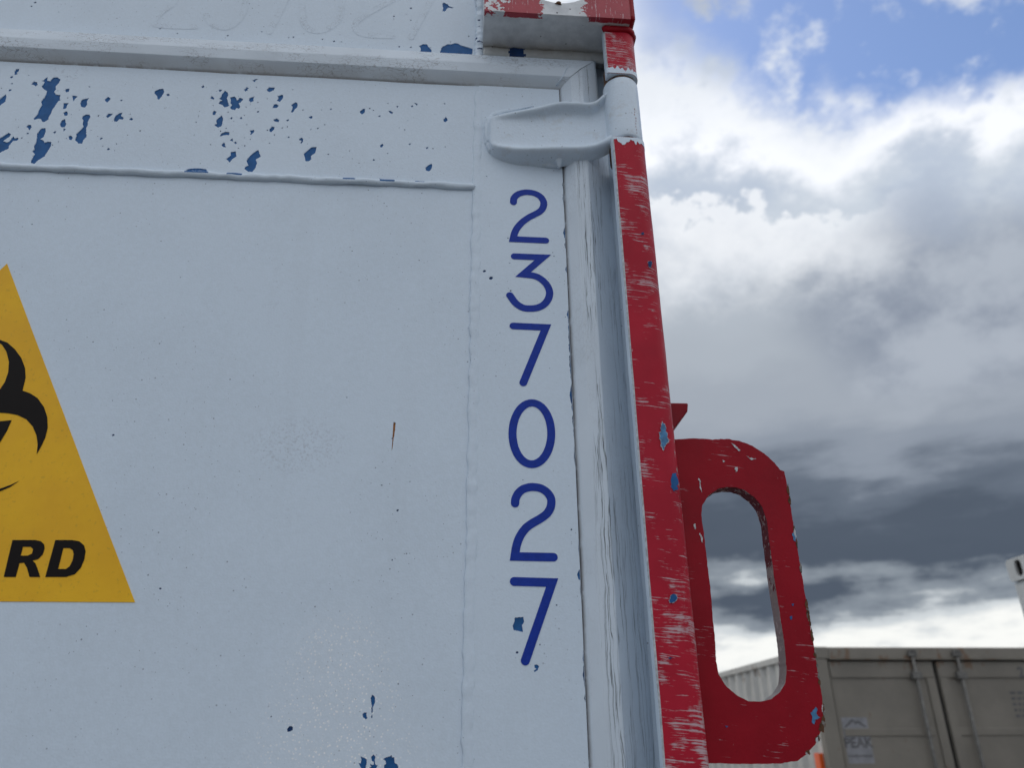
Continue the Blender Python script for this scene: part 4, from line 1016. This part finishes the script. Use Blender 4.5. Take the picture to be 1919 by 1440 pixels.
for k, (xa, xb) in enumerate(((GX0+.17, xm-.022), (xm+.022, GX1-.17))):
    d = P('door', M['tan'], lambda mb: mb.box(xa, xb, GY+.028, GY+.06, .165, GZ-.142), bevel=.006, label='container door with a faded decal' if k == 0 else 'container door with faded markings'); doors.append(d)
    P('door_frame_rail', M['tan'], lambda mb: mb.box(xa+.002, xb-.002, GY+.012, GY+.0275, GZ-.30, GZ-.145), d, .004)
    P('door_frame_rail', M['tan'], lambda mb: mb.box(xa+.002, xb-.002, GY+.012, GY+.0275, .167, .29), d, .004)
    xs_ = xb-.10 if k == 0 else xa
    P('door_frame_stile', M['tan'], lambda mb: mb.box(xs_+.003, xs_+.097, GY+.010, GY+.0272, .292, GZ-.302), d, .004)
    # raised middle panel ribs
    for z in (.75, 1.25, 1.75): P('panel_rib', M['tan'], lambda mb: mb.box(xa+.05, xb-.12 if k == 0 else xb-.05, GY+.018, GY+.0277, z, z+.07), d, .005)
for px in (1731, 1817):
    xb = at(px, 1330, GY-.02).x
    bar = P('locking_bar', M['galv'], lambda mb: mb.cyl((xb, GY-.022, .09), (xb, GY-.022, GZ-.04), .017, 14), bevel=0, smooth=True)
    P('cam_keeper', M['galv'], lambda mb: (mb.box(xb-.045, xb+.045, GY-.045, GY-.0025, GZ-.095, GZ-.05), mb.box(xb-.03, xb+.03, GY-.055, GY-.002, GZ-.05, GZ-.03)), bar)
    P('bar_bracket', M['galv'], lambda mb: mb.box(xb-.05, xb+.05, GY-.045, GY+.0095, GZ-.315, GZ-.25), bar)
    P('bar_bracket', M['galv'], lambda mb: mb.box(xb-.05, xb+.05, GY-.045, GY+.0095, 1.30, 1.37), bar)
    P('door_handle', M['galv'], lambda mb: mb.box(xb-.42, xb+.02, GY-.05, GY-.038, 1.06, 1.09), bar)
P('roof', M['tan_lit'], lambda mb: mb.box(GX0+.061, GX1-.061, GY+.1005, GY+GL-.05, GZ-.03, GZ-.01), bevel=0)
for x in (GX0+.002, GX1-.062):
    P('roof_rail', M['tan_lit'], lambda mb: mb.box(x, x+.06, GY+.163, GY+GL-.163, GZ-.075, GZ-.003), bevel=.006)
    P('floor_rail', M['tan'], lambda mb: mb.box(x, x+.06, GY+.163, GY+GL-.163, .02, .15), bevel=.006)
for x, sg in ((GX0+.016, -1), (GX1-.016, 1)):
    o = corrugated(x, GY+.122, GY+GL-.12, .15, GZ-.075, sg).build('side_wall', M['tan_lit'], tan)
P('end_wall', M['tan'], lambda mb: mb.box(GX0+.16, GX1-.16, GY+GL-.06, GY+GL-.02, .12, GZ-.1), bevel=0)
# vent and plate on the left side near the corner, marker
P('vent', M['tan_lit'], lambda mb: mb.box(GX0-.022, GX0+.012, GY+.40, GY+.62, GZ-.40, GZ-.17), label='small side vent')
P('side_plate', M['decal_w'], lambda mb: mb.box(GX0-.012, GX0+.012, GY+.175, GY+.30, GZ-.42, GZ-.17))
P('marker_reflector', M['orange'], lambda mb: mb.box(GX0-.03, GX0+.014, GY+.14, GY+.26, 1.44, 1.60))
# decals
def text_mesh(txt, size, x, y, z, mt, parent, name='lettering', bold=0.):
    cu = bpy.data.curves.new(name, 'FONT'); cu.body = txt; cu.size = size; cu.align_x = 'CENTER'; cu.offset = bold
    o = bpy.data.objects.new(name, cu); COL.objects.link(o)
    dg = bpy.context.evaluated_depsgraph_get(); me = bpy.data.meshes.new_from_object(o.evaluated_get(dg)); bpy.data.objects.remove(o)
    for v in me.vertices: v.co = (v.co.x+x, y, v.co.y+z)
    me.materials.clear(); return link(name, me, mt, parent)
yd = GY+.0268
a = at(1578, 1358, yd); b = at(1640, 1432, yd); cxd = (a.x+b.x)/2; wd = (b.x-a.x)/2
yd = GY+.0274
dc = P('decal', M['decal_w'], lambda mb: mb.box(cxd-wd, cxd+wd, yd-.001, yd, b.z, a.z+.06), doors[0], 0, label='faded decal with a peak mark')
yl = yd-.0016
mb = MB(); mz = a.z; 
fill([[(cxd-.12, mz-.03), (cxd-.02, mz+.05), (cxd+.01, mz+.02), (cxd+.03, mz+.035), (cxd+.12, mz-.03), (cxd+.09, mz-.03), (cxd+.03, mz+.012), (cxd+.005, mz-.005), (cxd-.02, mz+.022), (cxd-.09, mz-.03)]], yl, mb)
link('mark', mb.mesh('mark', False), M['decal_t'], doors[0])
text_mesh('PEAK', .125, cxd, yl, at(1600, 1402, yl).z, M['decal_t'], doors[0], bold=.004)
mb = MB(); zz = at(1600, 1420, yl).z
for i in range(9): mb.add([(cxd-.12+i*.027, yl, zz), (cxd-.10+i*.027, yl, zz), (cxd-.10+i*.027, yl, zz+.018), (cxd-.12+i*.027, yl, zz+.018)], [(0, 1, 2, 3)])
link('small_print', mb.mesh('small_print', False), M['decal_t'], doors[0], kind='stuff')
# faint block of small print on the right-hand door
mb = MB(); rg = random.Random(2); p = at(1893, 1302, yd)
for r in range(5):
    x = p.x; 
    while x < p.x+.55:
        w = rg.uniform(.02, .06); mb.add([(x, yl, p.z-r*.055), (x+w, yl, p.z-r*.055), (x+w, yl, p.z-r*.055+.026), (x, yl, p.z-r*.055+.026)], [(0, 1, 2, 3)]); x += w+.02
link('small_print', mb.mesh('small_print', False), M['decal_t'], doors[1], kind='stuff')
p = at(1912, 1270, GY+.011); text_mesh('2', .14, p.x+.02, GY+.0108, p.z, M['decal_t'], doors[1], bold=.004)

# ------------------------------------------------------------------ the white container to the right: only its far corner reaches the picture
RY = 3.34; e0 = at(1884, 1056, RY); RX = e0.x; RZ = e0.z+.012; RW = 2.44; RL = 6.05
M['ivory'] = plain('ivory_paint', (.50, .505, .49), .45, .08, 3, bumps=0)
wc = empty('shipping_container', (RX+1.2, RY-3, 0), 'ivory container at the right edge, only its slotted top corner visible', 'container')
def slot_casting(x0, y0, z0):
    """hollow corner block with an upright slot in its left face"""
    mb = MB(); L_, H_c, D_c, th = .178, .118, .162, .014
    n = 20; hole = []
    for k in range(n):
        a = 2*pi*k/n; hole.append((y0+L_*.5+.026*cos(a), z0+H_c*.52+(.020*(1 if sin(a) > 0 else -1))+.024*sin(a)))
    out_ = [(y0, z0), (y0+L_, z0), (y0+L_, z0+H_c), (y0, z0+H_c)]
    r = .022; rc = []
    for (cy_, cz_, a0) in ((y0+r, z0+r, pi), (y0+L_-r, z0+r, 1.5*pi), (y0+L_-r, z0+H_c-r, 0), (y0+r, z0+H_c-r, .5*pi)):
        for k in range(6): a = a0+pi/2*k/5; rc.append((cy_+r*cos(a), cz_+r*sin(a)))
    tr = tessellate_polygon([[Vector((p[0], p[1], 0)) for p in rc], [Vector((p[0], p[1], 0)) for p in hole]])
    allp = rc+hole
    for xx in (x0, x0+th): mb.add([(xx, p[0], p[1]) for p in allp], [tuple(t) for t in tr])
    for lp in (hole,):
        k = len(lp); mb.add([(x0, p[0], p[1]) for p in lp]+[(x0+th, p[0], p[1]) for p in lp], [(i, (i+1) % k, k+(i+1) % k, k+i) for i in range(k)])
    k = len(rc); mb.add([(x0, p[0], p[1]) for p in rc]+[(x0+D_c, p[0], p[1]) for p in rc], [(i, (i+1) % k, k+(i+1) % k, k+i) for i in range(k)]+[tuple(range(k, 2*k))])
    return mb
cc = slot_casting(RX, RY-.178, RZ-.118).build('corner_casting', M['ivory'], wc)
cbx = MB(); cbx.box(RX+.06, RX+.15, RY-.12, RY-.03, RZ-.10, RZ-.02); cbx.build('lock_insert', M['decal_w'], cc, bevel=.01)
def Q(name, f, bevel=.004): mb = MB(); f(mb); return mb.build(name, M['ivory'], wc, False, None, bevel)
Q('corner_post', lambda mb: mb.box(RX+.008, RX+.158, RY-.17, RY-.008, .119, RZ-.1205), .012)
for (x, y) in ((RX, RY-RL), (RX+RW-.162, RY-RL), (RX+RW-.162, RY-.178)):
    Q('corner_casting', lambda mb: mb.box(x, x+.162, y, y+.178, RZ-.118, RZ), .012)
    Q('corner_post', lambda mb: mb.box(x+.004, x+.158, y+.008, y+.17, .119, RZ-.119), .012)
for (x, y) in ((RX, RY-RL), (RX+RW-.162, RY-RL), (RX+RW-.162, RY-.178), (RX, RY-.178)):
    Q('corner_casting', lambda mb: mb.box(x, x+.162, y, y+.178, 0, .118), .012)
for x in (RX+.01, RX+RW-.07):
    Q('roof_rail', lambda mb: mb.box(x, x+.06, RY-RL+.18, RY-.18, RZ-.08, RZ-.02), .006)
    Q('floor_rail', lambda mb: mb.box(x, x+.06, RY-RL+.18, RY-.18, .02, .16), .006)
corrugated(RX+.03, RY-RL+.17, RY-.17, .16, RZ-.08, -1).build('side_wall', M['ivory'], wc)
corrugated(RX+RW-.03, RY-RL+.17, RY-.17, .16, RZ-.08, 1).build('side_wall', M['ivory'], wc)
Q('end_wall', lambda mb: mb.box(RX+.159, RX+RW-.159, RY-.07, RY-.03, .12, RZ-.05), 0)
Q('end_wall', lambda mb: mb.box(RX+.159, RX+RW-.159, RY-RL+.03, RY-RL+.07, .12, RZ-.05), 0)
Q('roof', lambda mb: mb.box(RX+.071, RX+RW-.071, RY-RL+.08, RY-.08, RZ-.04, RZ-.025), 0)
